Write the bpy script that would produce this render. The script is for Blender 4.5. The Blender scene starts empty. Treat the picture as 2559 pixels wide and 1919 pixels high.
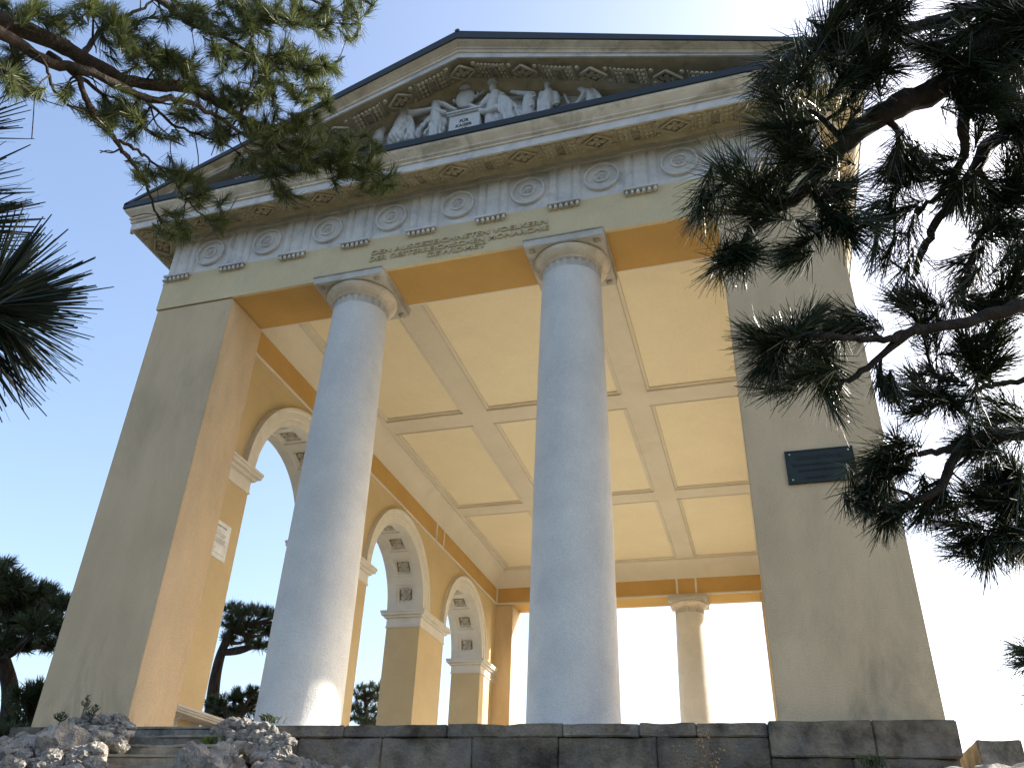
import bpy, bmesh, math, random
import numpy as np
from mathutils import Vector, Matrix, noise
random.seed(7); RN = np.random.RandomState(11)
PI = math.pi; R = math.radians
sc = bpy.context.scene
COL = sc.collection

# ------------------------------------------------------------------ camera
CM = Matrix(((0.9513781066, -0.2863860710, 0.1134139171), (0.3041510814, 0.8152010986, -0.4928887182), (0.0487013136, 0.5034185010, 0.8626691109)))
CP = Vector((8.8457487, -7.9262188, 0.0))
F, IW, IH, SX, SY = 2091.883, 2559.0, 1919.0, -66.998, 66.407
cam = bpy.data.cameras.new("camera"); camo = bpy.data.objects.new("camera", cam); COL.objects.link(camo)
r_, f_, u_ = CM.col[0], CM.col[1], CM.col[2]
camo.matrix_world = Matrix(((r_.x, u_.x, -f_.x, CP.x), (r_.y, u_.y, -f_.y, CP.y), (r_.z, u_.z, -f_.z, CP.z), (0, 0, 0, 1)))
cam.sensor_width = 36; cam.lens = F * 36 / IW; cam.shift_x = -SX / IW; cam.shift_y = SY / IW
cam.clip_start = 0.05; cam.clip_end = 3000
sc.camera = camo
def ray(u, v): return (CM @ Vector(((u - SX - IW / 2) / F, 1, -(v - SY - IH / 2) / F))).normalized()
def at(u, v, d): return CP + ray(u, v) * d            # a surveyed point: direction and distance
def onY(u, v, y): r = ray(u, v); return CP + r * ((y - CP.y) / r.y)

# ------------------------------------------------------------------ materials
MATS = {}
def nodes(m):
    m.use_nodes = True; return m.node_tree.nodes, m.node_tree.links
def mat(name, c1, c2=None, rough=.85, scale=2.0, fine=60, bump=.3, bdist=.01, stain=None, sscale=.6, samt=.5, spec=.3, zgrad=None, detail=8, vstretch=1.0, objvar=0):
    m = bpy.data.materials.new(name); n, l = nodes(m)
    b = n['Principled BSDF']; b.inputs['Roughness'].default_value = rough; b.inputs['Specular IOR Level'].default_value = spec
    geo = n.new('ShaderNodeNewGeometry'); mp = n.new('ShaderNodeMapping'); mp.inputs['Scale'].default_value = (1, 1, vstretch)
    l.new(geo.outputs['Position'], mp.inputs['Vector']); P = mp.outputs[0]
    n1 = n.new('ShaderNodeTexNoise'); n1.inputs['Scale'].default_value = scale; n1.inputs['Detail'].default_value = detail; n1.inputs['Roughness'].default_value = .62; l.new(P, n1.inputs['Vector'])
    mix = n.new('ShaderNodeMix'); mix.data_type = 'RGBA'
    rp = n.new('ShaderNodeValToRGB'); rp.color_ramp.elements[0].position = .36; rp.color_ramp.elements[1].position = .66
    l.new(n1.outputs[0], rp.inputs[0]); l.new(rp.outputs[0], mix.inputs[0])
    c2 = c2 or tuple(x * .86 for x in c1)
    mix.inputs[6].default_value = (*c2, 1); mix.inputs[7].default_value = (*c1, 1); out = mix.outputs[2]
    # fine speckle
    n2 = n.new('ShaderNodeTexNoise'); n2.inputs['Scale'].default_value = fine; n2.inputs['Detail'].default_value = 4; n2.inputs['Roughness'].default_value = .7; l.new(geo.outputs['Position'], n2.inputs['Vector'])
    mr = n.new('ShaderNodeMapRange'); mr.inputs[1].default_value = .3; mr.inputs[2].default_value = .7; mr.inputs[3].default_value = .86; mr.inputs[4].default_value = 1.08; l.new(n2.outputs[0], mr.inputs[0])
    mx = n.new('ShaderNodeMix'); mx.data_type = 'RGBA'; mx.blend_type = 'MULTIPLY'; mx.inputs[0].default_value = 1; l.new(out, mx.inputs[6]); l.new(mr.outputs[0], mx.inputs[7]); out = mx.outputs[2]
    if stain:
        n3 = n.new('ShaderNodeTexNoise'); n3.inputs['Scale'].default_value = sscale; n3.inputs['Detail'].default_value = 10; n3.inputs['Roughness'].default_value = .7; n3.inputs['Distortion'].default_value = .6; l.new(P, n3.inputs['Vector'])
        r3 = n.new('ShaderNodeValToRGB'); r3.color_ramp.elements[0].position = .5; r3.color_ramp.elements[1].position = .66; l.new(n3.outputs[0], r3.inputs[0])
        fac = r3.outputs[0]
        if zgrad:
            sp = n.new('ShaderNodeSeparateXYZ'); l.new(geo.outputs['Position'], sp.inputs[0])
            mz = n.new('ShaderNodeMapRange'); mz.inputs[1].default_value = zgrad[0]; mz.inputs[2].default_value = zgrad[1]; mz.inputs[3].default_value = 1; mz.inputs[4].default_value = zgrad[2]; l.new(sp.outputs[2], mz.inputs[0])
            mm = n.new('ShaderNodeMath'); mm.operation = 'MULTIPLY'; l.new(fac, mm.inputs[0]); l.new(mz.outputs[0], mm.inputs[1]); fac = mm.outputs[0]
        ma = n.new('ShaderNodeMath'); ma.operation = 'MULTIPLY'; ma.inputs[1].default_value = samt; l.new(fac, ma.inputs[0])
        mz2 = n.new('ShaderNodeMix'); mz2.data_type = 'RGBA'; l.new(ma.outputs[0], mz2.inputs[0]); l.new(out, mz2.inputs[6]); mz2.inputs[7].default_value = (*stain, 1); out = mz2.outputs[2]
    if objvar:
        oi = n.new('ShaderNodeObjectInfo'); mo = n.new('ShaderNodeMapRange'); mo.inputs[3].default_value = 1 - objvar; mo.inputs[4].default_value = 1 + objvar; l.new(oi.outputs['Random'], mo.inputs[0])
        mv = n.new('ShaderNodeMix'); mv.data_type = 'RGBA'; mv.blend_type = 'MULTIPLY'; mv.inputs[0].default_value = 1; l.new(out, mv.inputs[6]); l.new(mo.outputs[0], mv.inputs[7]); out = mv.outputs[2]
    l.new(out, b.inputs['Base Color'])
    if bump:
        bp = n.new('ShaderNodeBump'); bp.inputs['Strength'].default_value = bump; bp.inputs['Distance'].default_value = bdist
        ad = n.new('ShaderNodeMath'); ad.operation = 'MULTIPLY_ADD'; ad.inputs[1].default_value = 2.0; l.new(n1.outputs[0], ad.inputs[0]); l.new(n2.outputs[0], ad.inputs[2]); l.new(ad.outputs[0], bp.inputs['Height'])
        l.new(bp.outputs[0], b.inputs['Normal'])
    MATS[name] = m; return m
CREAM = mat('cream_plaster', (.68, .51, .315), (.565, .42, .255), scale=1.5, fine=70, bump=.5, bdist=.015, stain=(.22, .185, .12), sscale=1.2, samt=.7, zgrad=(1.4, 2.6, .3), vstretch=.4)
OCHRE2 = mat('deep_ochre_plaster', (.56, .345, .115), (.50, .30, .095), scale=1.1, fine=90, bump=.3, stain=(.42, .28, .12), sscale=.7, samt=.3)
OCHRE = mat('ochre_plaster', (.62, .48, .275), (.55, .42, .235), scale=1.1, fine=90, bump=.3, stain=(.55, .42, .2), sscale=.5, samt=.35)
ARCHC = mat('architrave_plaster', (.69, .555, .33), (.60, .48, .285), scale=1.2, fine=80, bump=.3, stain=(.42, .38, .28), sscale=.9, samt=.3)
COLM = mat('column_limewash', (.70, .675, .62), (.60, .58, .54), scale=1.6, fine=55, bump=.6, bdist=.013, stain=(.36, .37, .38), sscale=1.8, samt=.55, zgrad=(1.35, 2.1, .25))
STONE = mat('grey_limestone', (.58, .54, .48), (.44, .41, .36), scale=3, fine=70, bump=.35, stain=(.27, .245, .2), sscale=2.2, samt=.5)
FRZ = mat('frieze_stone', (.70, .665, .62), (.56, .535, .51), scale=3.5, fine=60, bump=.3, stain=(.36, .37, .385), sscale=2.4, samt=.75)
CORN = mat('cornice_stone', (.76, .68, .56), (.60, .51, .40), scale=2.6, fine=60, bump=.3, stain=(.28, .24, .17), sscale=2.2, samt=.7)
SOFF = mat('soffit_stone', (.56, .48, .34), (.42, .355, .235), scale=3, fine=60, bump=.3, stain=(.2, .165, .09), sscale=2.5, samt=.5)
RELF = mat('relief_stone', (.68, .67, .65), (.58, .57, .55), scale=5, fine=80, bump=.25, stain=(.25, .25, .24), sscale=5, samt=.4)
TYMP = mat('tympanum_plaster', (.56, .53, .47), (.47, .44, .39), scale=3, fine=80, bump=.2)
WHT = mat('white_trim_plaster', (.72, .68, .60), (.66, .62, .54), scale=2.5, fine=80, bump=.2, stain=(.5, .45, .36), sscale=2, samt=.3)
RIBM = mat('ceiling_rib_plaster', (.67, .615, .50), (.62, .565, .455), scale=.8, fine=80, bump=.12, stain=(.50, .43, .31), sscale=.9, samt=.3)
FLDM = mat('ceiling_field_plaster', (.80, .71, .505), (.755, .665, .465), scale=.7, fine=80, bump=.12, stain=(.66, .59, .42), sscale=.7, samt=.35)
DARKST = mat('weathered_base_stone', (.33, .265, .185), (.085, .068, .048), scale=3.5, fine=40, bump=1.0, bdist=.03, stain=(.27, .245, .215), sscale=2.6, samt=.6, objvar=.22)
STEPM = mat('step_stone', (.30, .27, .215), (.13, .12, .10), scale=5, fine=40, bump=.7, bdist=.015, stain=(.05, .055, .045), sscale=3, samt=.8)
ROCKM = mat('craggy_limestone', (.52, .465, .40), (.22, .195, .165), scale=7, fine=45, bump=1.0, bdist=.03, stain=(.09, .09, .075), sscale=4, samt=.65, objvar=.15)
FLOORM = mat('floor_stone', (.64, .61, .55), (.56, .53, .47), scale=2, fine=30, bump=.3)
GRNDM = mat('dry_ground', (.24, .21, .15), (.14, .14, .08), scale=1.2, fine=14, bump=.8, bdist=.04, stain=(.10, .13, .05), sscale=.8, samt=.4)
RECESS = mat('shade_toned_recess', (.29, .245, .17), (.18, .15, .105), scale=6, fine=60, bump=.2)  # dark panel backing, recess shade put into the colour
ROSE = mat('rosette_stone', (.50, .46, .38), (.36, .33, .27), scale=9, fine=90, bump=.3)
BARK = mat('pine_bark', (.075, .055, .043), (.024, .018, .014), scale=14, fine=60, bump=1.0, bdist=.02, vstretch=.4)
BARKD = mat('backlit_dark_pine_bark', (.045, .034, .028), (.015, .012, .010), scale=18, fine=70, bump=1.0, bdist=.012)  # darker bark copy, backlit silhouette painted into the colour
def metal(name, c, rough, mtl=0.0, spec=.5):
    m = bpy.data.materials.new(name); n, l = nodes(m); b = n['Principled BSDF']
    b.inputs['Base Color'].default_value = (*c, 1); b.inputs['Roughness'].default_value = rough; b.inputs['Metallic'].default_value = mtl; b.inputs['Specular IOR Level'].default_value = spec
    nz = n.new('ShaderNodeTexNoise'); nz.inputs['Scale'].default_value = 8; g = n.new('ShaderNodeNewGeometry'); l.new(g.outputs['Position'], nz.inputs['Vector'])
    mx = n.new('ShaderNodeMix'); mx.data_type = 'RGBA'; l.new(nz.outputs[0], mx.inputs[0]); mx.inputs[6].default_value = (*[x * .7 for x in c], 1); mx.inputs[7].default_value = (*[min(1, x * 1.25) for x in c], 1); l.new(mx.outputs[2], b.inputs['Base Color'])
    return m
ROOFM = metal('dark_roof_sheet', (.030, .036, .042), .6, .1)
GUTM = metal('dark_gutter_metal', (.012, .018, .021), .5, .1)
LEAD = metal('lead_flashing', (.18, .22, .25), .55, .4)
BRNZ = metal('dark_bronze', (.034, .045, .042), .8, .0, .2)
SIGNW = metal('white_sign_sheet', (.72, .73, .72), .5)
INK = metal('print_ink', (.12, .12, .12), .6)
STEEL = metal('steel_screw', (.65, .65, .6), .4, .8)
def leaf(name, c, c2, tr=.35, rough=.38, spec=.55):
    m = bpy.data.materials.new(name); n, l = nodes(m); b = n['Principled BSDF']; o = n['Material Output']
    g = n.new('ShaderNodeNewGeometry'); nz = n.new('ShaderNodeTexNoise'); nz.inputs['Scale'].default_value = 6; nz.inputs['Detail'].default_value = 3; l.new(g.outputs['Position'], nz.inputs['Vector'])
    at_ = n.new('ShaderNodeMix'); at_.data_type = 'RGBA'; 
    ad = n.new('ShaderNodeMath'); ad.operation = 'MULTIPLY_ADD'; ad.inputs[1].default_value = .5; l.new(nz.outputs[0], ad.inputs[0])
    ms = n.new('ShaderNodeMath'); ms.operation = 'MULTIPLY'; ms.inputs[1].default_value = .5; l.new(g.outputs['Random Per Island'], ms.inputs[0]); l.new(ms.outputs[0], ad.inputs[2])
    l.new(ad.outputs[0], at_.inputs[0]); at_.inputs[6].default_value = (*c2, 1); at_.inputs[7].default_value = (*c, 1)
    l.new(at_.outputs[2], b.inputs['Base Color']); b.inputs['Roughness'].default_value = rough; b.inputs['Specular IOR Level'].default_value = spec
    t = n.new('ShaderNodeBsdfTranslucent'); l.new(at_.outputs[2], t.inputs[0]); s = n.new('ShaderNodeMixShader'); s.inputs[0].default_value = tr
    l.new(b.outputs[0], s.inputs[1]); l.new(t.outputs[0], s.inputs[2]); l.new(s.outputs[0], o.inputs['Surface']); return m
NEED1 = leaf('sunlit_pine_needles', (.13, .15, .04), (.022, .038, .016), tr=.4, spec=.28)  # lit needle copy, sunny yellow-green put into the colour
NEED2 = leaf('backlit_dark_pine_needles', (.022, .038, .012), (.006, .011, .006), tr=.22, rough=.3, spec=.35)  # shaded needle copy, backlit darkness painted into the colour
NEED4 = leaf('shaded_blackish_pine_needles', (.010, .017, .012), (.004, .007, .006), tr=.12, rough=.35, spec=.25)  # darkest needle copy, shade on the close branch painted in
NEED3 = leaf('far_pine_needles', (.085, .105, .04), (.028, .045, .02), tr=.3)
GRASSM = leaf('grass_blades', (.20, .24, .05), (.09, .14, .03), tr=.4)
DRYM = leaf('dry_stalk', (.30, .22, .12), (.18, .12, .06), tr=.1)

# ------------------------------------------------------------------ mesh builder
class MB:
    def __init__(s): s.v = []; s.f = []
    def add(s, v, f):
        o = len(s.v); s.v += [tuple(x) for x in v]; s.f += [tuple(i + o for i in q) for q in f]; return s
    def box(s, x0, x1, y0, y1, z0, z1):
        return s.add([(x0, y0, z0), (x1, y0, z0), (x1, y1, z0), (x0, y1, z0), (x0, y0, z1), (x1, y0, z1), (x1, y1, z1), (x0, y1, z1)],
                     [(0, 3, 2, 1), (4, 5, 6, 7), (0, 1, 5, 4), (1, 2, 6, 5), (2, 3, 7, 6), (3, 0, 4, 7)])
    def prism(s, poly, fn, a, b):
        """closed polygon extruded between a and b; fn(p, q, t) -> xyz"""
        n = len(poly); v = [fn(p, q, a) for p, q in poly] + [fn(p, q, b) for p, q in poly]
        f = [(i, (i + 1) % n, (i + 1) % n + n, i + n) for i in range(n)] + [tuple(range(n))[::-1], tuple(range(n, 2 * n))]
        return s.add(v, f)
    def lathe(s, prof, cx, cy, seg=48, cap=True):
        v = []; f = []; k = len(prof)
        for i in range(seg):
            a = 2 * PI * i / seg
            for r, z in prof: v.append((cx + r * math.cos(a), cy + r * math.sin(a), z))
        for i in range(seg):
            j = (i + 1) % seg
            for q in range(k - 1): f.append((i * k + q, j * k + q, j * k + q + 1, i * k + q + 1))
        if cap: f.append(tuple(i * k + k - 1 for i in range(seg))); f.append(tuple(i * k for i in range(seg))[::-1])
        return s.add(v, f)
    def tube(s, pts, rad, seg=6, cap=True):
        pts = [Vector(p) for p in pts]; n = len(pts); v = []; f = []
        up = Vector((.13, .21, .97))
        for i, p in enumerate(pts):
            d = (pts[min(i + 1, n - 1)] - pts[max(i - 1, 0)]); d = d.normalized() if d.length > 1e-9 else Vector((0, 0, 1))
            a = d.cross(up); a = a.normalized() if a.length > .05 else d.cross(Vector((1, 0, 0))).normalized(); b = d.cross(a)
            r = rad[i] if hasattr(rad, '__len__') else rad
            for k in range(seg):
                t = 2 * PI * k / seg; v.append(p + (a * math.cos(t) + b * math.sin(t)) * r)
        for i in range(n - 1):
            for k in range(seg): f.append((i * seg + k, i * seg + (k + 1) % seg, (i + 1) * seg + (k + 1) % seg, (i + 1) * seg + k))
        if cap: f.append(tuple(range(seg))[::-1]); f.append(tuple(range((n - 1) * seg, n * seg)))
        return s.add(v, f)
    def ball(s, c, r, seg=10, rings=7, half=False):
        rx, ry, rz = r if hasattr(r, '__len__') else (r, r, r); v = []; f = []
        for i in range(rings + 1):
            t = PI * i / rings
            for k in range(seg):
                a = 2 * PI * k / seg; v.append((c[0] + rx * math.sin(t) * math.cos(a), c[1] + ry * math.sin(t) * math.sin(a), c[2] + rz * math.cos(t)))
        for i in range(rings):
            for k in range(seg): f.append((i * seg + k, (i + 1) * seg + k, (i + 1) * seg + (k + 1) % seg, i * seg + (k + 1) % seg))
        return s.add(v, f)
    def build(s, name, m, parent=None, smooth=False, bevel=0, loc=None):
        me = bpy.data.meshes.new(name)
        L = Vector(loc) if loc is not None else Vector((0, 0, 0))
        if loc is not None: vs = [(a - L.x, b - L.y, c - L.z) for a, b, c in s.v]
        else: vs = s.v
        me.from_pydata(vs, [], s.f); me.update()
        if smooth is not False:
            for p in me.polygons: p.use_smooth = True
            if smooth is not True:
                me.update(); 
                try: me.set_sharp_from_angle(angle=R(smooth))
                except Exception: pass
        o = bpy.data.objects.new(name, me); COL.objects.link(o)
        bmx = bmesh.new(); bmx.from_mesh(me); bmesh.ops.recalc_face_normals(bmx, faces=bmx.faces)
        if bevel: bmesh.ops.bevel(bmx, geom=[e for e in bmx.edges if len(e.link_faces) == 2 and e.calc_face_angle(0) > .6], offset=bevel, segments=2, affect='EDGES')
        bmx.to_mesh(me); bmx.free()
        me.materials.append(m)
        o.location = L
        if parent:
            o.parent = parent
            w = wloc(parent); o.location = L - w
        return o
def wloc(o):
    v = Vector(o.location)
    while o.parent: o = o.parent; v += Vector(o.location)
    return v
def tag(o, label=None, cat=None, group=None, kind=None):
    if label: o['label'] = label
    if cat: o['category'] = cat
    if group: o['group'] = group
    if kind: o['kind'] = kind
    return o
def empty(name, loc, label, cat, group=None):
    o = bpy.data.objects.new(name, None); COL.objects.link(o); o.location = loc; o.empty_display_size = .2
    return tag(o, label, cat, group)
def shift_copy(o, d, parent):
    c = o.copy(); COL.objects.link(c); c.parent = parent; c.location = Vector(o.location) + Vector(d)
    for ch in list(o.children):
        g = ch.copy(); COL.objects.link(g); g.parent = c
    return c
def mesh_object(name, verts, faces, m, parent=None, smooth=True):
    me = bpy.data.meshes.new(name); me.from_pydata(verts, [], faces); me.update()
    if smooth:
        for p in me.polygons: p.use_smooth = True
    me.materials.append(m); o = bpy.data.objects.new(name, me); COL.objects.link(o)
    if parent: o.parent = parent; o.location = -wloc(parent)
    return o
def text_mesh(body, size, width, pos, m, parent, name, rot=(PI / 2, 0, 0), depth=.01, align='CENTER', bold=0.0):
    cu = bpy.data.curves.new('t', 'FONT'); cu.body = body; cu.size = size; cu.extrude = depth; cu.align_x = align; cu.offset = bold; cu.resolution_u = 3
    o = bpy.data.objects.new('t', cu); COL.objects.link(o)
    dg = bpy.context.evaluated_depsgraph_get(); dg.update()
    me = bpy.data.meshes.new_from_object(o.evaluated_get(dg)); bpy.data.objects.remove(o)
    xs = [v.co.x for v in me.vertices]; w = max(xs) - min(xs); cx = (max(xs) + min(xs)) / 2
    k = width / w if width else 1
    M = Matrix.Rotation(rot[2], 4, 'Z') @ Matrix.Rotation(rot[1], 4, 'Y') @ Matrix.Rotation(rot[0], 4, 'X')
    off = cx if align == 'CENTER' else min(xs)
    for v in me.vertices: v.co = M @ Vector(((v.co.x - off) * k, v.co.y, v.co.z)) + Vector(pos)
    me.materials.clear(); me.materials.append(m)
    n = bpy.data.objects.new(name, me); me.name = name; COL.objects.link(n)
    if parent: n.parent = parent; n.location = -wloc(parent)
    return n

# ------------------------------------------------------------------ measures of the temple
FZ = 1.39                       # floor
X0, X1, Y0, Y1 = .824, 10.176, 0.0, 15.34
T = .803                        # wall thickness
H = 7.304; FR = 7.905; FT = 8.64
E1 = 2.12                       # inner edge of corner piers
IX0, IX1, IY0, IY1 = X0 + T, X1 - T, Y0 + T, Y1 - T
CZ = 8.243                      # ceiling ribs
CX, CY = 5.5, 7.67
temple = empty('temple', (CX, CY, FZ), 'cream and ochre columned temple with carved gable, seen from below in front of the sky', 'temple')

# stylobate ---------------------------------------------------------------
sty = MB().box(X0 - .02, X1 - .05, -.16, Y1 + .2, .35, FZ - .004).build('stylobate', DARKST, temple)
tag(sty, 'weathered dark stone base under the columns')
fl = MB().box(X0 + .05, X1 - .05, -.05, Y1 - .05, FZ - .003, FZ).build('floor', FLOORM, temple)
def stone_block(x0, x1, y0, y1, z0, z1, m=DARKST, amp=.006, parent=sty, name='stone_block', seedo=0, n=10):
    if name == 'stone_block': x1 += .0065
    bm_ = bmesh.new(); bmesh.ops.create_cube(bm_, size=1)
    for v in bm_.verts: v.co = Vector((x0 + (v.co.x + .5) * (x1 - x0), y0 + (v.co.y + .5) * (y1 - y0), z0 + (v.co.z + .5) * (z1 - z0)))
    bmesh.ops.bevel(bm_, geom=bm_.edges[:], offset=min(.009, .2 * (z1 - z0)), segments=2, affect='EDGES')
    L = max(x1 - x0, y1 - y0)
    for _ in range(3):
        es = [e for e in bm_.edges if e.calc_length() > .07]
        if es: bmesh.ops.subdivide_edges(bm_, edges=es, cuts=1, use_grid_fill=True)
    for v in bm_.verts:
        p = v.co * 5 + Vector((seedo, 0, 0)); q = v.co * 17
        d = noise.noise_vector(p) * amp + noise.noise_vector(q) * amp * .45
        c = noise.noise(v.co * 2.6 + Vector((9, seedo, 1)))
        if c > .2: d += Vector((0, 1, -.12)) * (c - .2) * .11
        d += noise.noise_vector(v.co * 38) * amp * .22
        v.co += d
    me = bpy.data.meshes.new(name); bm_.to_mesh(me); bm_.free(); me.materials.append(m)
    for p in me.polygons: p.use_smooth = True
    try: me.set_sharp_from_angle(angle=R(40))
    except Exception: pass
    o = bpy.data.objects.new(name, me); COL.objects.link(o)
    if parent: o.parent = parent; o.location = -wloc(parent)
    return o
rb = random.Random(3)
for (a, b) in [(3.78, 4.9), (4.91, 5.95), (5.96, 7.05), (7.06, 7.72), (7.73, 8.2), (8.21, 8.78)]:
    stone_block(a, b, -.27 + rb.uniform(-.012, .012), .3, FZ - .115, FZ - rb.uniform(.0, .012), seedo=a)
for (a, b) in [(8.79, 9.58), (9.59, 10.19)]:
    stone_block(a, b, -.285, .3, FZ - .275, FZ + .004, seedo=a + 3)
for (a, b) in [(3.78, 4.42), (4.43, 5.3), (5.31, 6.2), (6.21, 7.0), (7.01, 7.86), (7.87, 8.78)]:
    stone_block(a, b, -.26 + rb.uniform(-.015, .015), .3, FZ - .45, FZ - .122, seedo=a + 7)
for (a, b) in [(8.79, 9.4), (9.41, 10.17)]:
    stone_block(a, b, -.27, .3, FZ - .55, FZ - .282, seedo=a + 9)
for (a, b) in [(3.78, 5.0), (5.01, 6.1), (6.11, 7.3), (7.31, 8.78)]:
    stone_block(a, b, -.25, .3, FZ - .85, FZ - .456, seedo=a + 17)
for (a, b) in [(.80, 1.7), (1.71, 2.45)]:
    stone_block(a, b, -.27, .3, FZ - .3, FZ - .004, seedo=a + 5)
for k in range(9):
    y = .31 + k * 1.7; stone_block(9.8, 10.19, y, y + 1.69, FZ - .275, FZ - .004, seedo=k + 31)

# corner piers --------------------------------------------------------------
def cpier(xa, xb, ya, yb):
    return MB().box(xa, xb, ya, yb, FZ, H - .012).build('corner_pier', CREAM, temple, bevel=.008)
cpier(X0, E1, 0, T); cpier(11 - E1, X1, 0, T); cpier(X0, E1, IY1, Y1); cpier(11 - E1, X1, IY1, Y1)

# arcade walls ----------------------------------------------------------------
AR, AS = 1.40, 5.50             # arch radius, springing height
AC = [CY - 4.3, CY, CY + 4.3]
def arcade(xa, xb, sgn):
    """wall between xa and xb with three arches; sgn=+1: the interior is on the +x side"""
    poly_w = MB(); RR = AR + .075
    def slab(y0, y1, z0, z1): poly_w.box(xa, xb, y0, y1, z0, z1)
    edges = [IY0] + [y for c in AC for y in (c - AR, c + AR)] + [IY1]
    for i in range(0, 8, 2): slab(edges[i], edges[i + 1], FZ, AS)
    # spandrels: columns of wall above each arch, one strip for each segment
    seg = 40
    for c in AC:
        ys = [c - RR * math.cos(PI * k / seg) for k in range(seg + 1)]; zs = [AS + RR * math.sin(PI * k / seg) for k in range(seg + 1)]
        v = []; f = []
        for k in range(seg + 1):
            v += [(xa, ys[k], zs[k]), (xb, ys[k], zs[k]), (xa, ys[k], H), (xb, ys[k], H)]
        for k in range(seg):
            a = 4 * k; b = a + 4
            f += [(a, b, b + 2, a + 2), (a + 1, a + 3, b + 3, b + 1), (a, a + 1, b + 1, b), (a + 2, b + 2, b + 3, a + 3)]
        poly_w.add(v, f)
    ed = [IY0] + [y for c in AC for y in (c - RR, c + RR)] + [IY1]
    for i in range(0, 8, 2): slab(ed[i], ed[i + 1], AS, H)
    w = poly_w.build('arcade_wall', OCHRE, temple)
    xin = xb if sgn > 0 else xa
    # outer skin of the wall is cream plaster
    for c in AC:
        # lining with seven sunk panels
        seg = []
        pa = [90 + 25 * k for k in range(-3, 4)]
        th = [0.0]
        for a in pa: th += [a - 8.9, a - 8.6, a - 6.3, a - 6.0, a - 2.5, a + 2.5, a + 6.0, a + 6.3, a + 8.6, a + 8.9]
        th += [180.0]
        ex = []
        for i in range(len(th) - 1):
            n = max(1, int((th[i + 1] - th[i]) / 3.2))
            ex += [th[i] + (th[i + 1] - th[i]) * q / n for q in range(n)]
        ex.append(180.0); th = ex
        xc = (xa + xb) / 2; w2 = T / 2
        xs = [-w2, -.232, -.226, -.162, -.156, 0, .156, .162, .226, .232, w2]
        def depth(t, x):
            for a in pa:
                da = abs(t - a); ax = abs(x)
                if da <= 6.01 and ax <= .1565: return .062
                if da <= 8.61 and ax <= .2265: return .024
            return 0.0
        v = []; f = []; nx = len(xs)
        for t in th:
            for x in xs:
                r = AR + depth(t, x); v.append((xc + x, c - r * math.cos(R(t)), AS + r * math.sin(R(t))))
        for i in range(len(th) - 1):
            for j in range(nx - 1): f.append((i * nx + j, i * nx + j + 1, (i + 1) * nx + j + 1, (i + 1) * nx + j))
        lin = MB().add(v, f).build('arch_lining', WHT, w)
        # rosettes in the panels
        for a in pa:
            rs = MB()
            o = Vector((xc, c - (AR + .058) * math.cos(R(a)), AS + (AR + .058) * math.sin(R(a))))
            nrm = Vector((0, math.cos(R(a)), -math.sin(R(a)))); tx = Vector((1, 0, 0)); ty = nrm.cross(tx)
            def L(p, q, h): return o + tx * p + ty * q + nrm * h
            rs.add([L(-.155, -.145, .001), L(.155, -.145, .001), L(.155, .145, .001), L(-.155, .145, .001)], [(0, 1, 2, 3)])
            for k in range(4):
                ang = PI / 4 + k * PI / 2; vv = []; ff = []
                ring = 10
                for q in range(ring):
                    b = 2 * PI * q / ring; pr = .080 + .056 * math.cos(b); pt = .054 * math.sin(b)
                    vv.append(L(pr * math.cos(ang) - pt * math.sin(ang), pr * math.sin(ang) + pt * math.cos(ang), .038))
                for q in range(ring):
                    b = 2 * PI * q / ring; pr = .086 + .068 * math.cos(b); pt = .066 * math.sin(b)
                    vv.append(L(pr * math.cos(ang) - pt * math.sin(ang), pr * math.sin(ang) + pt * math.cos(ang), .002))
                vv.append(L(.075 * math.cos(ang), .075 * math.sin(ang), .016))
                for q in range(ring): ff += [(q, (q + 1) % ring, ring + (q + 1) % ring, ring + q), (q, (q + 1) % ring, 2 * ring)]
                rs.add(vv, ff)
            vv = []; ff = []
            for rr, hh in ((.036, .012), (.030, .046), (.012, .052)):
                for q in range(10): b = 2 * PI * q / 10; vv.append(L(rr * math.cos(b), rr * math.sin(b), hh))
            for z in range(2):
                for q in range(10): ff.append((z * 10 + q, z * 10 + (q + 1) % 10, z * 10 + 10 + (q + 1) % 10, z * 10 + 10 + q))
            ff.append(tuple(range(20, 30))); rs.add(vv, ff)
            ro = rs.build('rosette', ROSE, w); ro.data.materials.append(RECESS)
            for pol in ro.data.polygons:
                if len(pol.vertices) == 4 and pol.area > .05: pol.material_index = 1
        # archivolt on both faces
        for fx, s_ in ((xin, sgn), (xa if sgn > 0 else xb, -sgn)):
            prof = [(AR, .0), (AR, .035), (AR + .10, .040), (AR + .11, .055), (AR + .22, .060), (AR + .235, .085), (AR + .29, .09), (AR + .305, .0)]
            v = []; f = []; n = 48; k = len(prof)
            for i in range(n + 1):
                t = PI * i / n
                for r, h in prof: v.append((fx + s_ * h, c - r * math.cos(t), AS + r * math.sin(t)))
            for i in range(n):
                for j in range(k - 1): f.append((i * k + j, i * k + j + 1, (i + 1) * k + j + 1, (i + 1) * k + j))
            MB().add(v, f).build('archivolt', WHT, w, smooth=25)
    # imposts round the piers
    for i in range(0, 8, 2):
        ya, yb = edges[i], edges[i + 1]
        m = MB()
        for z0, z1, p in ((5.13, 5.165, .025), (5.165, 5.345, .012), (5.345, 5.40, .06), (5.40, 5.455, .12), (5.455, AS + .002, .135)):
            y_a = ya - (p if i > 0 else -.002); y_b = yb + (p if i < 6 else -.002)
            m.box(xa - p, xb + p, y_a, y_b, z0, z1)
        m.build('impost', WHT, w, bevel=.006)
    return w
wl = arcade(X0, IX0, +1); wr = arcade(IX1, X1, -1)
# cream outer skin
for x, s_ in ((X0, -1), (X1, 1)):
    pass

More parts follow.
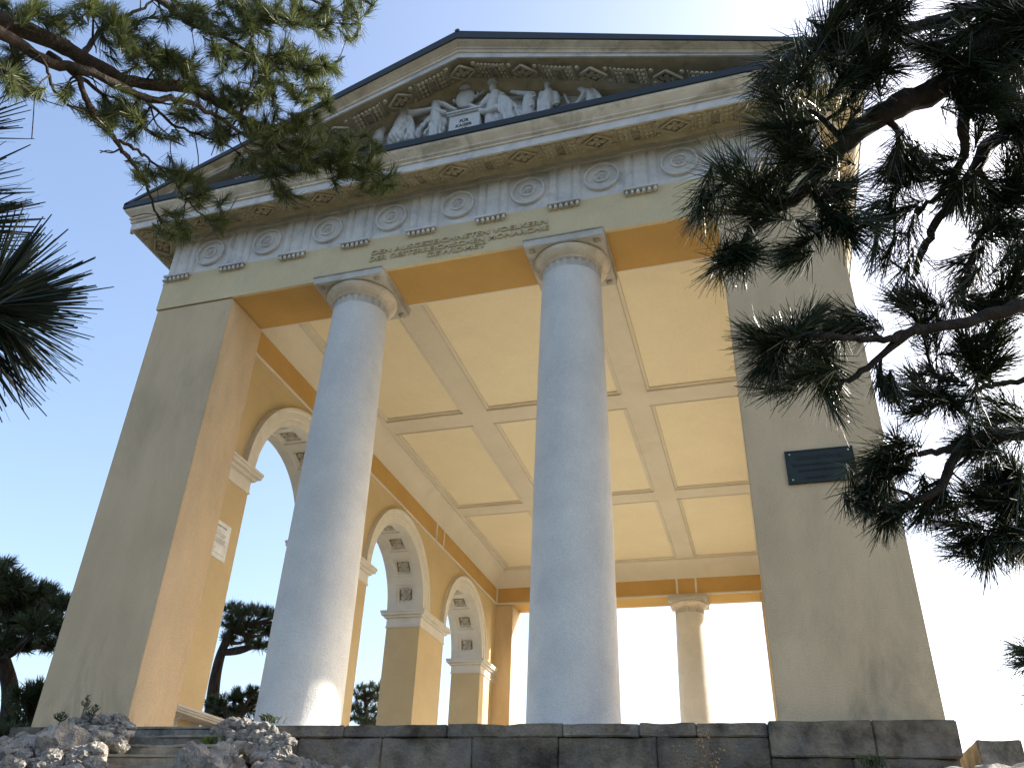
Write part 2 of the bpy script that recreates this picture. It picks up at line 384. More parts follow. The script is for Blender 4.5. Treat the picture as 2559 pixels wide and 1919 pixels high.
# columns -------------------------------------------------------------------
def column(cx, cy, label):
    prof = [(.4585 + .0035, FZ)]
    n = 16
    for i in range(n + 1):
        t = i / n; z = FZ + .01 + (6.89 - FZ - .01) * t
        r = .4585 * (1 - t) + .379 * t + .010 * math.sin(PI * t)
        prof.append((r, z))
    c = MB().lathe(prof, cx, cy, 64).build('column', COLM, temple, smooth=40); tag(c, label)
    # fluted neck
    v = []; f = []; seg = 24 * 8; zz = [6.888, 6.905, 6.93, 7.0, 7.012, 7.02]; dep = [0, .3, 1, 1, .4, 0]
    for i in range(seg):
        a = 2 * PI * i / seg; ph = (i % 8) / 8; fl_ = max(0, math.sin(PI * min(1, ph / .8))) if ph < .8 else 0
        for z, d in zip(zz, dep): r = .379 - .022 * fl_ * d; v.append((cx + r * math.cos(a), cy + r * math.sin(a), z))
    k = len(zz)
    for i in range(seg):
        j = (i + 1) % seg
        for q in range(k - 1): f.append((i * k + q, j * k + q, j * k + q + 1, i * k + q + 1))
    MB().add(v, f).build('fluted_neck', STONE, c)
    MB().lathe([(.36, 7.018), (.392, 7.02), (.394, 7.03), (.385, 7.034), (.399, 7.038), (.402, 7.048), (.392, 7.052), (.42, 7.065), (.465, 7.095), (.492, 7.13), (.496, 7.155), (.48, 7.172), (.44, 7.178)], cx, cy, 64).build('echinus', CORN, c, smooth=35)
    ab = MB().box(cx - .51, cx + .51, cy - .51, cy + .51, 7.175, 7.285); ab.box(cx - .525, cx + .525, cy - .525, cy + .525, 7.283, H - .002)
    a = ab.build('abacus', STONE, c, bevel=.006)
    orn = MB()
    for sx in (-1, 1):
        for sy in (-1, 1):
            o = Vector((cx + sx * .45, cy + sy * .45, 7.176)); d = Vector((-sx, -sy, 0)).normalized()
            for k in (-2, -1, 0, 1, 2):
                dd = Matrix.Rotation(k * .42, 3, 'Z') @ d
                orn.tube([o, o + dd * .045 + Vector((0, 0, -.012)), o + dd * (.095 - .012 * abs(k)) + Vector((0, 0, -.006))], [.009, .013, .006], 6)
    orn.build('palmette_carving', ROSE, c, smooth=True)
    return c
column(4, .4, 'left front column'); column(7, .4, 'right front column'); column(4, Y1 - .4, 'left rear column'); column(7, Y1 - .4, 'right rear column')

# architrave -----------------------------------------------------------------
def ring(z0, z1, o, i, name, m, bevel=0, parent=temple):
    """four beams round the building, butted at the corners; o = proud outside, i = proud inside"""
    b = MB()
    b.box(X0 - o, X1 + o, Y0 - o, IY0 + i, z0, z1); b.box(X0 - o, X1 + o, IY1 - i, Y1 + o, z0, z1)
    b.box(X0 - o, IX0 + i, IY0 + i, IY1 - i, z0, z1); b.box(IX1 - i, X1 + o, IY0 + i, IY1 - i, z0, z1)
    return b.build(name, m, parent, bevel=bevel)
# outer cream skin and inner ochre core meet at mid-thickness
def halves(z0, z1, o, i, name, mo, mi):
    b = MB(); h = T / 2
    b.box(X0 - o, X1 + o, Y0 - o, Y0 + .03, z0, z1); b.box(X0 - o, X1 + o, Y1 - .03, Y1 + o, z0, z1)
    b.box(X0 - o, X0 + .03, Y0 + .03, Y1 - .03, z0, z1); b.box(X1 - .03, X1 + o, Y0 + .03, Y1 - .03, z0, z1)
    p = b.build(name, mo, temple)
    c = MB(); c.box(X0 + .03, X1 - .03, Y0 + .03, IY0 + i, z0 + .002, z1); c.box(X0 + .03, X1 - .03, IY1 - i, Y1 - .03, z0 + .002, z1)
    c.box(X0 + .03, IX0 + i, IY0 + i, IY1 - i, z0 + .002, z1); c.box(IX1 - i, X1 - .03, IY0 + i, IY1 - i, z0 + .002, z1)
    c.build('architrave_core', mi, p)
    return p
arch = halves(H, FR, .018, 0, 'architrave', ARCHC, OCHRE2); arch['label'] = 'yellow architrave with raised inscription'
yF = Y0 - .018
LETM = mat('inscription_stone', (.56, .465, .28), (.48, .395, .24), scale=4, fine=90, bump=.2)
text_mesh('DEN AUSGEZEICHNETEN VOELKERN', .110, 2.50, (5.53, yF, 7.598), LETM, arch, 'inscription_line', depth=.017, bold=.0008)
text_mesh('DER OESTERREICHISCHEN MONARCHIE', .108, 2.54, (5.53, yF, 7.488), LETM, arch, 'inscription_line', depth=.017, bold=.0008)
text_mesh('GEWIDMET', .108, .84, (5.53, yF, 7.384), LETM, arch, 'inscription_line', depth=.017, bold=.0008)

# frieze ---------------------------------------------------------------------
frz = MB(); o = .0
frz.box(X0, X1, Y0, IY0 - .3, FR, FT + .1); frz.box(X0, X1, Y1 - .5, Y1, FR, FT + .1); frz.box(X0, X0 + .5, IY0 - .3, Y1 - .5, FR, FT + .1); frz.box(X1 - .5, X1, IY0 - .3, Y1 - .5, FR, FT + .1)
frz = frz.build('frieze', FRZ, temple); frz['label'] = 'grey stone frieze of triglyphs and ringed shields'
TW = .433
def tri_mesh():
    """triglyph + regula with six drops, centred on the origin, facing -y"""
    m = MB(); w = TW / 2
    # profile in plan: two full glyphs and two half glyphs
    pts = [(-w, -.0), (-w, -.022), (-w + .035, -.045), (-w + .10, -.045), (-w + .135, -.012), (-w + .17, -.045), (-.045, -.045), (0 - .0, -.045)]
    g = .034
    xs = [-w, -w + .030, -.098 - g, -.098, -.098 + g, .098 - g, .098, .098 + g, w - .030, w]
    ys = [-.008, -.028, -.028, -.002, -.028, -.028, -.002, -.028, -.028, -.008]
    poly = list(zip(xs, ys)) + [(w, .03), (-w, .03)]
    m.prism(poly, lambda p, q, t: (p, q, t), FR + .03, FT - .085)
    m.box(-w, w, -.028, .03, FT - .0855, FT - .060)
    m.box(-w - .004, w + .004, -.038, .03, FT - .060, FT + .03)
    m.box(-w, w, -.026, .03, FR, FR + .031)
    return m
def reg_mesh():
    m = MB(); w = TW / 2
    m.box(-w - .004, w + .004, -.085, 0, FR - .034, FR - .002)
    for k in range(6):
        x = -w + .036 + k * (TW - .072) / 5
        m.lathe([(.027, FR - .098), (.026, FR - .090), (.015, FR - .034)], x, -.054, 10)
    return m
def met_mesh():
    m = MB(); m.box(-.282, .282, -.020, .02, FT - .055, FT + .03)
    return m
def shield_mesh():
    m = MB(); z0 = FR + .345
    def rg(r0, r1, h):
        prof = [(r0, 0), (r0 + .006, h), (r1 - .006, h), (r1, 0)]; v = []; f = []; n = 40
        for i in range(n):
            a = 2 * PI * i / n
            for r, q in prof: v.append((r * math.cos(a), -q - .004, z0 + r * math.sin(a)))
        for i in range(n):
            j = (i + 1) % n
            for q in range(3): f.append((i * 4 + q, i * 4 + q + 1, j * 4 + q + 1, j * 4 + q))
        m.add(v, f)
    rg(.206, .240, .040); rg(.084, .114, .044)
    n = 40; v = [(0, -.020, z0)]; f = []
    for rr, h in ((.105, .022), (.208, .004)):
        for i in range(n): a = 2 * PI * i / n; v.append((rr * math.cos(a), -h, z0 + rr * math.sin(a)))
    for i in range(n): j = (i + 1) % n; f += [(0, 1 + i, 1 + j), (1 + i, 1 + n + i, 1 + n + j, 1 + j)]
    m.add(v, f)
    for k in range(6):
        a = PI / 6 + k * PI / 3; d = Vector((math.cos(a), 0, math.sin(a))); o = Vector((0, -.026, z0)); s_ = Vector((-d.z, 0, d.x))
        m.add([o + d * .006, o + d * .035 + s_ * .014 + Vector((0, -.012, 0)), o + d * .070, o + d * .035 - s_ * .014 + Vector((0, -.012, 0))], [(0, 1, 2), (0, 2, 3)])
    return m
fparts = {}
def place(kind, mbf, m, x, y, rz, smooth=False):
    if kind not in fparts:
        ob = mbf().build(kind, m, frz, smooth=smooth); fparts[kind] = ob
    else:
        ob = fparts[kind].copy(); COL.objects.link(ob)
    ob.location = Vector((x, y, 0)) - wloc(frz); ob.rotation_euler = (0, 0, rz); return ob
sides = [([(x, Y0) for x in np.arange(1.0407, 10, 1) if x < 10.2], 0)]
def pos_line(n, a, b): return [a + (b - a) * k / (n - 1) for k in range(n)]
TX = [1 + .0407 * 0 + k for k in range(10)]; TX[0] = X0 + TW / 2; TX[-1] = X1 - TW / 2
TY = pos_line(16, Y0 + TW / 2, Y1 - TW / 2)
def dress(P, fn, rz):
    for i, t in enumerate(P):
        x, y = fn(t); place('triglyph', tri_mesh, FRZ, x, y, rz); place('regula', reg_mesh, FRZ, x, y, rz)
        if i:
            x, y = fn((P[i] + P[i - 1]) / 2); place('metope', met_mesh, FRZ, x, y, rz); place('shield_ring', shield_mesh, FRZ, x, y, rz, smooth=30)
dress(TX, lambda t: (t, Y0), 0); dress(TY, lambda t: (X1, t), PI / 2); dress(TY[:6], lambda t: (X0, t), -PI / 2); dress(TX[:10], lambda t: (t, Y1), PI)

# cornice: moulded profile swept round the building ---------------------------
GT = 9.015
# (outward, z)
PROF = [(.0, FT + .02), (.045, FT + .03), (.085, FT + .055), (.10, FT + .075), (.105, FT + .05), (.47, FT - .055), (.475, FT - .078), (.50, FT - .078), (.50, 8.684), (.522, 8.688), (.522, 8.712), (.505, 8.716), (.525, 8.74), (.545, 8.75), (.545, 8.766), (.53, 8.77), (.545, 8.80), (.585, 8.835), (.612, 8.865), (.62, 8.905), (.55, 8.905), (.0, 8.90)]
SPL = 5   # index where the soffit starts
def sweep_ring(prof, name, m, parent, close=False, smooth=30):
    v = []; f = []; k = len(prof)
    for q, (cx, cy, sx, sy) in enumerate(((X0, Y0, -1, -1), (X1, Y0, 1, -1), (X1, Y1, 1, 1), (X0, Y1, -1, 1))):
        for o, z in prof: v.append((cx + sx * o, cy + sy * o, z))
    for q in range(4):
        a = q * k; b = ((q + 1) % 4) * k
        for j in range(k - 1): f.append((a + j, b + j, b + j + 1, a + j + 1))
    return MB().add(v, f).build(name, m, parent, smooth=smooth)
cornice = sweep_ring(PROF[8:], 'cornice', CORN, temple); cornice['label'] = 'horizontal moulded stone cornice'
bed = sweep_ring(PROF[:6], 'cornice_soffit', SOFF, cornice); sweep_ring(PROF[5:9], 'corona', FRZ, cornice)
gut = sweep_ring([(.55, 8.903), (.632, 8.903), (.64, 8.91), (.64, GT), (.63, GT + .006), (.60, GT + .006), (-.12, 9.10)], 'gutter', GUTM, cornice, smooth=20)
sl = (FT + .05 - (FT - .055)) / (.47 - .105)      # soffit slope (falls outwards)
def guttae_panel():
    m = MB(); fr_ = .012
    m.add([(-.06, -.125, FT + .05 - (.125 - .105) * sl - .004), (.06, -.125, FT + .05 - (.125 - .105) * sl - .004), (.06, -.355, FT + .05 - (.355 - .105) * sl - .004), (-.06, -.355, FT + .05 - (.355 - .105) * sl - .004)], [(0, 1, 2, 3)])
    def q(x, y): return FT + .05 - (y - .105) * sl       # y = outward distance
    for i in range(7):
        for j in range(4):
            x = -.195 + i * .065; y = .145 + j * .085
            if 2 <= i <= 4 and j < 3: continue
            n = 8; v = []; 
            for rr, h in ((.0295, -.004), (.0285, .014), (.017, .024)):
                for k in range(n): a = 2 * PI * k / n; v.append((x + rr * math.cos(a), -(y + rr * math.sin(a)), q(0, y) - h))
            m.add(v, [(k, (k + 1) % n, n + (k + 1) % n, n + k) for k in range(n)] + [(n + k, n + (k + 1) % n, 2 * n + (k + 1) % n, 2 * n + k) for k in range(n)] + [tuple(range(2 * n, 3 * n))])
    def bar(x0, y0, x1, y1, w, h):
        d = Vector((x1 - x0, y1 - y0, 0)).normalized(); s_ = Vector((-d.y, d.x, 0)) * w / 2
        c = [Vector((x0, y0, 0)) + s_, Vector((x1, y1, 0)) + s_, Vector((x1, y1, 0)) - s_, Vector((x0, y0, 0)) - s_]
        v = [(p.x, -p.y, q(0, p.y) + .002) for p in c] + [(p.x, -p.y, q(0, p.y) - h) for p in c]
        m.add(v, [(4, 5, 6, 7), (0, 1, 5, 4), (1, 2, 6, 5), (2, 3, 7, 6), (3, 0, 4, 7)])
    bar(-.065, .12, -.065, .36, .018, .018); bar(.065, .12, .065, .36, .018, .018); bar(-.065, .125, .065, .125, .018, .018); bar(-.065, .355, .065, .355, .018, .018)
    for k in range(-3, 5):
        bar(-.058, .15 + k * .045, .058, .15 + k * .045 + .116, .008, .010) if .12 < .15 + k * .045 and .15 + k * .045 + .116 < .36 else None
        bar(.058, .15 + k * .045, -.058, .15 + k * .045 + .116, .008, .010) if .12 < .15 + k * .045 and .15 + k * .045 + .116 < .36 else None
    bar(-.245, .12, -.245, .455, .014, .022); bar(.245, .12, .245, .455, .014, .022)
    return m
def lozenge_panel():
    m = MB()
    def q(y): return FT + .05 - (y - .105) * sl
    def bar(x0, y0, x1, y1, w, h):
        d = Vector((x1 - x0, y1 - y0, 0)).normalized(); s_ = Vector((-d.y, d.x, 0)) * w / 2
        c = [Vector((x0, y0, 0)) + s_, Vector((x1, y1, 0)) + s_, Vector((x1, y1, 0)) - s_, Vector((x0, y0, 0)) - s_]
        v = [(p.x, -p.y, q(p.y) + .002) for p in c] + [(p.x, -p.y, q(p.y) - h) for p in c]
        m.add(v, [(4, 5, 6, 7), (0, 1, 5, 4), (1, 2, 6, 5), (2, 3, 7, 6), (3, 0, 4, 7)])
    a, b, yc = .195, .155, .285
    P4 = [(-a, yc), (0, yc - b), (a, yc), (0, yc + b)]
    m.add([(x, -y, q(y) - .004) for x, y in P4], [(0, 1, 2, 3)])
    for i in range(4): bar(*P4[i], *P4[(i + 1) % 4], .030, .036)
    for sx in (-1, 1):
        for yy in (.15, .42):
            n = 10; v = []
            for rr, h in ((.032, 0), (.026, .030)):
                for k in range(n): t = 2 * PI * k / n; v.append((sx * .212 + rr * math.cos(t), -(yy + rr * math.sin(t)), q(yy) - h))
            m.add(v, [(k, (k + 1) % n, n + (k + 1) % n, n + k) for k in range(n)] + [tuple(range(n, 2 * n))])
    for k in range(4):
        an = k * PI / 2; L = .145 if k % 2 == 0 else .105
        for s_ in (-.35, 0, .35):
            d = Vector((math.cos(an + s_), math.sin(an + s_), 0))
            p0 = Vector((0, yc, 0)) + d * .02; p1 = Vector((0, yc, 0)) + d * L * .6; p2 = Vector((0, yc, 0)) + d * L * (1 - abs(s_) * .6)
            m.tube([(p.x, -p.y, q(p.y) - h) for p, h in ((p0, .014), (p1, .030), (p2, .010))], [.011, .016, .008], 5)
    m.ball((0, -yc, q(yc) - .012), .018, 8, 5)
    return m
sp = {}
def sput(kind, fn, x, y, rz, parent=cornice):
    if kind not in sp:
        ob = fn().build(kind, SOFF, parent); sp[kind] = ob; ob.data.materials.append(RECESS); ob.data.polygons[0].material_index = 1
    else: ob = sp[kind].copy(); COL.objects.link(ob); ob.parent = parent
    ob.location = Vector((x, y, 0)) - wloc(parent); ob.rotation_euler = (0, 0, rz); return ob
for k in range(1, 11): sput('guttae_panel', guttae_panel, k, Y0, 0)
for k in range(0, 11): sput('lozenge_panel', lozenge_panel, k + .5, Y0, 0)
for k in range(5): sput('guttae_panel', guttae_panel, X0, .5 + k, -PI / 2); sput('lozenge_panel', lozenge_panel, X0, k + 0.0, -PI / 2)
for k in range(15): sput('guttae_panel', guttae_panel, X1, .67 + k, PI / 2); sput('lozenge_panel', lozenge_panel, X1, 1.17 + k, PI / 2)

# gable ----------------------------------------------------------------------
RS = (11.19 - 9.015) / (5.5 - .18)      # slope of the roof
xe = X0 - .64; 
zr0 = lambda x: 9.015 + (min(x, 11 - x) - xe) * RS
tym = MB().add([(X0, .09, 8.9), (X1, .09, 8.9), (X1, .09, zr0(X1) - .3), (CX, .09, zr0(CX) - .3), (X0, .09, zr0(X0) - .3)], [(0, 1, 2, 3, 4)])
tym.add([(X0, .3, 8.9), (X1, .3, 8.9), (X1, .3, zr0(X1) - .3), (CX, .3, zr0(CX) - .3), (X0, .3, zr0(X0) - .3)], [(4, 3, 2, 1, 0)])
tymp = tym.build('gable', TYMP, temple); tymp['label'] = 'triangular gable with stone relief figures'
RK = 1.0
RPROF = [(-.09, -.60), (.0, -.56), (.03, -.50), (.07, -.44), (.10, -.40), (.105, -.36), (.47, -.405), (.475, -.428), (.50, -.428), (.50, -.336), (.522, -.330), (.522, -.306), (.505, -.30), (.525, -.278), (.545, -.268), (.545, -.252), (.53, -.246), (.55, -.222), (.59, -.19), (.615, -.172), (.62, -.16), (-.09, -.16)]
def rake(prof, name, m, parent, y_front=True, smooth=30):
    v = []; f = []; k = len(prof)
    for x in (xe - .0, CX, 11 - xe):
        for o, dz in prof: v.append((x, (Y0 - o), max(zr0(x) + dz, 8.96 if dz > -.3 else 8.9)))
    for q in range(2):
        for j in range(k - 1): f.append((q * k + j, (q + 1) * k + j, (q + 1) * k + j + 1, q * k + j + 1))
    return MB().add(v, f).build(name, m, parent, smooth=smooth)
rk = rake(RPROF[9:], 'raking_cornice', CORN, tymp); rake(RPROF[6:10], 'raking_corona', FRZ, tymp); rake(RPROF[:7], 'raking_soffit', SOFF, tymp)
rake([(.55, -.162), (.63, -.162), (.64, -.155), (.64, .0), (.63, .006), (.0, .006)], 'verge_flashing', ROOFM, tymp, smooth=20)
# the same panels on the raking soffit
ang = math.atan(RS)
for k in range(1, 10):
    for kind, fn, xx in (('guttae_panel', guttae_panel, k + 0.0), ('lozenge_panel', lozenge_panel, k + .5)):
        if xx < 1.4 or xx > 9.7 or (kind == 'lozenge_panel' and xx > 9): continue
        ob = sp[kind].copy(); COL.objects.link(ob); ob.parent = tymp
        a = -ang if xx < CX else ang
        if abs(xx - CX) < .1: a = 0
        rot = Matrix.Rotation(a, 4, 'Y'); piv = Vector((0, 0, FT + .05))
        zz = zr0(xx) - .36
        zz -= .085 if a == 0 else 0
        mw = Matrix.Translation(Vector((xx, 0, zz))) @ rot @ Matrix.Translation(-piv)
        mw = Matrix.Translation(-wloc(tymp)) @ mw
        ob.matrix_basis = mw
# roof
rf = MB()
for s_ in (0, 1):
    xa, xb = (xe, CX) if s_ == 0 else (CX, 11 - xe)
    za, zb = zr0(xa), zr0(xb)
    rf.add([(xa, -.60, za + .003), (xb, -.60, zb + .003), (xb, Y1 + .6, zb + .003), (xa, Y1 + .6, za + .003), (xa, -.60, za - .05), (xb, -.60, zb - .05), (xb, Y1 + .6, zb - .05), (xa, Y1 + .6, za - .05)],
           [(0, 1, 2, 3), (4, 7, 6, 5), (0, 4, 5, 1), (1, 5, 6, 2), (2, 6, 7, 3), (3, 7, 4, 0)])
roof = rf.build('roof', ROOFM, temple)
MB().tube([(CX, -.64, zr0(CX) + .01), (CX, Y1 + .6, zr0(CX) + .01)], .04, 8).build('ridge_cap', ROOFM, roof, smooth=True)

# ceiling ---------------------------------------------------------------------
cxs = [(2.02, 3.732), (4.158, 6.842), (7.268, 8.98)]; cys = [(1.55, 5.45), (5.94, 9.83), (10.30, 14.24)]
def brk(iv, lo, hi):
    s_ = [lo]
    for a, b in iv: s_ += [a, a + .004, a + .028, a + .032, a + .085, a + .089, b - .089, b - .085, b - .032, b - .028, b - .004, b]
    return s_ + [hi]
def lev(t, iv):
    for a, b in iv:
        e = min(t - a, b - t)
        if e >= -1e-6: return 0 if e < .002 else (1 if e < .030 else (2 if e < .086 else 3))
    return 0
LV = [0, -.018, .022, .052]
gx = brk(cxs, IX0, IX1); gy = brk(cys, IY0, IY1); v = []; f = []; nx = len(gx)
for y in gy:
    for x in gx:
        a, b = lev(x, cxs), lev(y, cys); k = min(a, b)
        v.append((x, y, CZ + LV[k]))
for j in range(len(gy) - 1):
    for i in range(nx - 1): f.append((j * nx + i, j * nx + i + 1, (j + 1) * nx + i + 1, (j + 1) * nx + i))
cl = MB().add(v, f).build('ceiling', RIBM, temple); cl['label'] = 'cream coffered ceiling'
cf = MB()
for a, b in cxs:
    for c, d in cys: cf.add([(a + .089, c + .089, CZ + .0515), (b - .089, c + .089, CZ + .0515), (b - .089, d - .089, CZ + .0515), (a + .089, d - .089, CZ + .0515)], [(0, 1, 2, 3)])
cf.build('coffer_field', FLDM, cl)
# cove and interior frieze strip
cv = [(.0, 7.79), (.012, 7.79), (.03, 7.87), (.09, 8.0), (.19, 8.13), (.27, 8.19), (.31, 8.205), (.325, 8.215), (.325, CZ + .002)]
v = []; f = []; k = len(cv)
for (cx, cy, sx, sy) in ((IX0, IY0, 1, 1), (IX1, IY0, -1, 1), (IX1, IY1, -1, -1), (IX0, IY1, 1, -1)):
    for o, z in cv: v.append((cx + sx * o, cy + sy * o, z))
for q in range(4):
    a = q * k; b = ((q + 1) % 4) * k
    for j in range(k - 1): f.append((a + j, b + j, b + j + 1, a + j + 1))
MB().add(v, f).build('ceiling_cove', RIBM, cl, smooth=25)
uw = MB()   # upper inner walls carrying the ceiling
uw.box(X0 + .502, X1 - .502, Y0 + .503, IY0, FR, 8.3); uw.box(X0 + .502, X1 - .502, IY1, Y1 - .502, FR, 8.3); uw.box(X0 + .502, IX0, IY0, IY1, FR, 8.3); uw.box(IX1, X1 - .502, IY0, IY1, FR, 8.3)
uw.build('inner_frieze_wall', OCHRE, temple)
st = MB()
for z0, z1, p in ((7.31, 7.352, .028), (7.352, 7.366, .014)):
    st.box(IX0, IX0 + p, IY0, IY1, z0, z1); st.box(IX1 - p, IX1, IY0, IY1, z0, z1); st.box(IX0 + p, IX1 - p, IY1 - p, IY1, z0, z1); st.box(IX0 + p, IX1 - p, IY0, IY0 + p, z0, z1)
for yc in (5.52, 9.82):
    for d in (-.25, .25):
        st.box(IX0, IX0 + .022, yc + d - .028, yc + d + .028, 7.366, 7.79); st.box(IX1 - .022, IX1, yc + d - .028, yc + d + .028, 7.366, 7.79)
for xc in (4, 7):
    for d in (-.25, .25): st.box(xc + d - .028, xc + d + .028, IY1 - .022, IY1, 7.366, 7.79)
for xc in (IX0, IX1 - .04): st.box(xc, xc + .04, IY1 - .04, IY1, 7.366, 7.79)
st.build('string_course', WHT, temple)
#PART2
# lead covered ledge under the relief
MB().add([(X0 - .3, -.60, 9.022), (X1 + .3, -.60, 9.022), (X1 + .3, .09, 9.12), (X0 - .3, .09, 9.12)], [(0, 1, 2, 3)]).build('lead_ledge', LEAD, tymp)

def remeshed(mb, name, m, parent, voxel=.016, label=None, rough=.006):
    me = bpy.data.meshes.new('t'); me.from_pydata(mb.v, [], mb.f); me.update()
    bmx = bmesh.new(); bmx.from_mesh(me); bmesh.ops.recalc_face_normals(bmx, faces=bmx.faces); bmx.to_mesh(me); bmx.free()
    o = bpy.data.objects.new('t', me); COL.objects.link(o)
    md = o.modifiers.new('r', 'REMESH'); md.mode = 'VOXEL'; md.voxel_size = voxel; md.use_smooth_shade = True
    ms = o.modifiers.new('s', 'SMOOTH'); ms.iterations = 1; ms.factor = .4
    dg = bpy.context.evaluated_depsgraph_get(); dg.update()
    m2 = bpy.data.meshes.new_from_object(o.evaluated_get(dg)); bpy.data.objects.remove(o)
    for v in m2.vertices: v.co += noise.noise_vector(v.co * 14) * rough
    for p in m2.polygons: p.use_smooth = True
    m2.materials.clear(); m2.materials.append(m); m2.name = name
    o = bpy.data.objects.new(name, m2); COL.objects.link(o)
    if parent: o.parent = parent; o.location = -wloc(parent)
    if label: o['label'] = label
    return o
KA = lambda x, y: (900 + x / 6.32, 170 + y / 6.32)
KB = lambda x, y: (1200 + x / 6.506, 170 + y / 6.506)
def relief(zf, label, chains, balls=(), voxel=.010, drape=0):
    m = MB(); s = 1.24 / 1138
    for ch in chains:
        pts = []; rad = []
        for q in ch:
            x, y, r = q[:3]; dy = q[3] if len(q) > 3 else 0
            pts.append(onY(*zf(x, y), .02 - dy)); rad.append(r * s)
        # densify with spheres so that limbs taper smoothly
        m.tube(pts, rad, 12)
        for p, r in zip(pts, rad): m.ball(p, r, 12, 8)
    for q in balls:
        x, y, rx, rz = q[:4]; dy = q[4] if len(q) > 4 else 0; ry = q[5] * s if len(q) > 5 else min(rx, rz) * s * .7
        m.ball(onY(*zf(x, y), .02 - dy), (rx * s, ry, rz * s), 16, 10)
    o_ = remeshed(m, 'relief_figure', RELF, tymp, voxel, label, .004)
    if drape:
        for v in o_.data.vertices:
            q = v.co; n_ = noise.noise(Vector((q.x * 3, 0, q.z * 4))); v.co += v.normal * (.011 * math.sin(q.x * 85 + q.z * 16 + n_ * 9) * min(1, max(0, (drape - q.z) * 5)))
    return o_
def folds(zf, lines, r=14, dy=.09):
    return [[(x, y, r, dy) for x, y in ln] for ln in lines]
relief(KA, 'broken draped fragment at the left of the gable', [[(300, 1040, 70), (290, 1130, 90)]], [(235, 975, 60, 75), (345, 975, 65, 85), (290, 1060, 90, 100)])
relief(KA, 'draped woman bowing with outstretched arm', [[(760, 640, 62, .06), (700, 700, 88, .04), (690, 800, 105, .03), (650, 950, 120), (600, 1150, 150)], [(700, 690, 60, .07), (800, 720, 50, .10), (920, 700, 44, .10), (1060, 670, 36, .09), (1150, 645, 30, .08)], [(770, 800, 60, .05), (800, 950, 62, .04), (800, 1120, 70, .03)], [(640, 700, 55), (600, 800, 50), (610, 850, 40)]] +
       folds(KA, [[(700, 860), (620, 960), (520, 1130)], [(730, 880), (680, 1000), (600, 1160)], [(760, 880), (740, 1000), (700, 1140)], [(790, 860), (795, 980), (780, 1120)], [(820, 820), (826, 960), (828, 1110)]], 16, .10), [(790, 625, 68, 62, .06)], drape=10.2)
relief(KA, 'veiled woman leaning towards the pedestal', [[(1180, 570, 52, .05), (1200, 680, 80, .03), (1210, 800, 95, .03), (1200, 950, 105, .02), (1190, 1110, 115)], [(1220, 545, 36, .07), (1330, 580, 34, .08), (1430, 630, 30, .07), (1510, 665, 24, .05)], [(1165, 650, 40, .08), (1250, 690, 40, .10), (1340, 715, 34, .08)], [(1130, 760, 34, .03), (1030, 870, 40), (950, 980, 46), (900, 1100, 50)], [(1320, 760, 40), (1330, 900, 36), (1310, 1010, 34)]] +
       folds(KA, [[(1160, 740), (1080, 820), (960, 960)], [(1170, 790), (1110, 880), (1010, 1050)], [(1140, 960), (1130, 1060), (1140, 1100)], [(1200, 960), (1205, 1080)], [(1260, 950), (1275, 1060)], [(1100, 940), (1200, 925), (1290, 930)]], 15, .11), [(1175, 560, 66, 56, .05)], drape=10.2)
# pedestal with inscription
PB = MB(); a = onY(*KA(1392, 1000), -.10); b = onY(*KA(1878, 900), -.10); ztop = onY(*KA(1392, 790), -.10).z; zt2 = onY(*KA(1350, 740), -.14).z
PB.box(a.x, b.x, -.10, .09, 9.06, ztop); PB.box(a.x - .03, b.x + .03, -.13, .09, ztop, ztop + .025); PB.box(a.x - .045, b.x + .045, -.15, .09, ztop + .025, ztop + .06)
ped = PB.build('relief_pedestal', RELF, tymp, bevel=.004); ped['label'] = 'carved pedestal with inscription'
xm = (a.x + b.x) / 2; zc_ = onY(*KA(1640, 830), -.10).z
DARKL = mat('dark_lettering', (.10, .09, .08), rough=.9, bump=0)
text_mesh('FÜR', .085, .14, (xm, -.103, zc_ - .032), DARKL, tymp, 'pedestal_lettering', depth=.003, bold=.001)
text_mesh('KAISER', .085, .25, (xm, -.103, zc_ - .125), DARKL, tymp, 'pedestal_lettering', depth=.003, bold=.001)
text_mesh('UND', .06, .12, (xm, -.103, zc_ - .195), DARKL, tymp, 'pedestal_lettering', depth=.003)
relief(KA, 'oval shield under a helmet with wreath', [[(1652, 250, 28), (1650, 190, 22), (1650, 150, 38)], [(1790, 400, 22), (1800, 320, 20), (1850, 290, 20), (1900, 300, 18), (1890, 350, 16)], [(1820, 470, 26), (1880, 420, 22), (1950, 380, 20)], [(1900, 330, 14), (1850, 400, 16)], [(1480, 520, 26), (1480, 540, 26)]], [(1660, 480, 145, 195, .02, 55), (1660, 290, 76, 60, .04, 60), (1660, 325, 88, 20, .05, 70)])
relief(KA, 'soldier in a tall shako standing by the pedestal', [
    [(2140, 400, 50, .05), (2150, 440, 86, .05), (2120, 540, 80, .06), (2080, 640, 84, .05), (2050, 760, 72, .04), (2040, 880, 64, .03)], [(2110, 380, 40, .05), (2105, 320, 60, .06)],
    [(2040, 460, 46, .07), (1970, 540, 42, .09), (1920, 590, 38, .10)], [(2240, 440, 50, .05), (2260, 540, 44, .08), (2160, 650, 60, .10), (2060, 680, 50, .11), (1950, 700, 40, .12), (1840, 640, 34, .11), (1740, 590, 26, .09), (1650, 610, 14, .08)],
    [(2160, 760, 60, .03), (2170, 880, 60, .03)]],
    [(2105, 325, 60, 72, .06), (2060, 330, 16, 12, .12), (2120, 660, 96, 84, .05)])
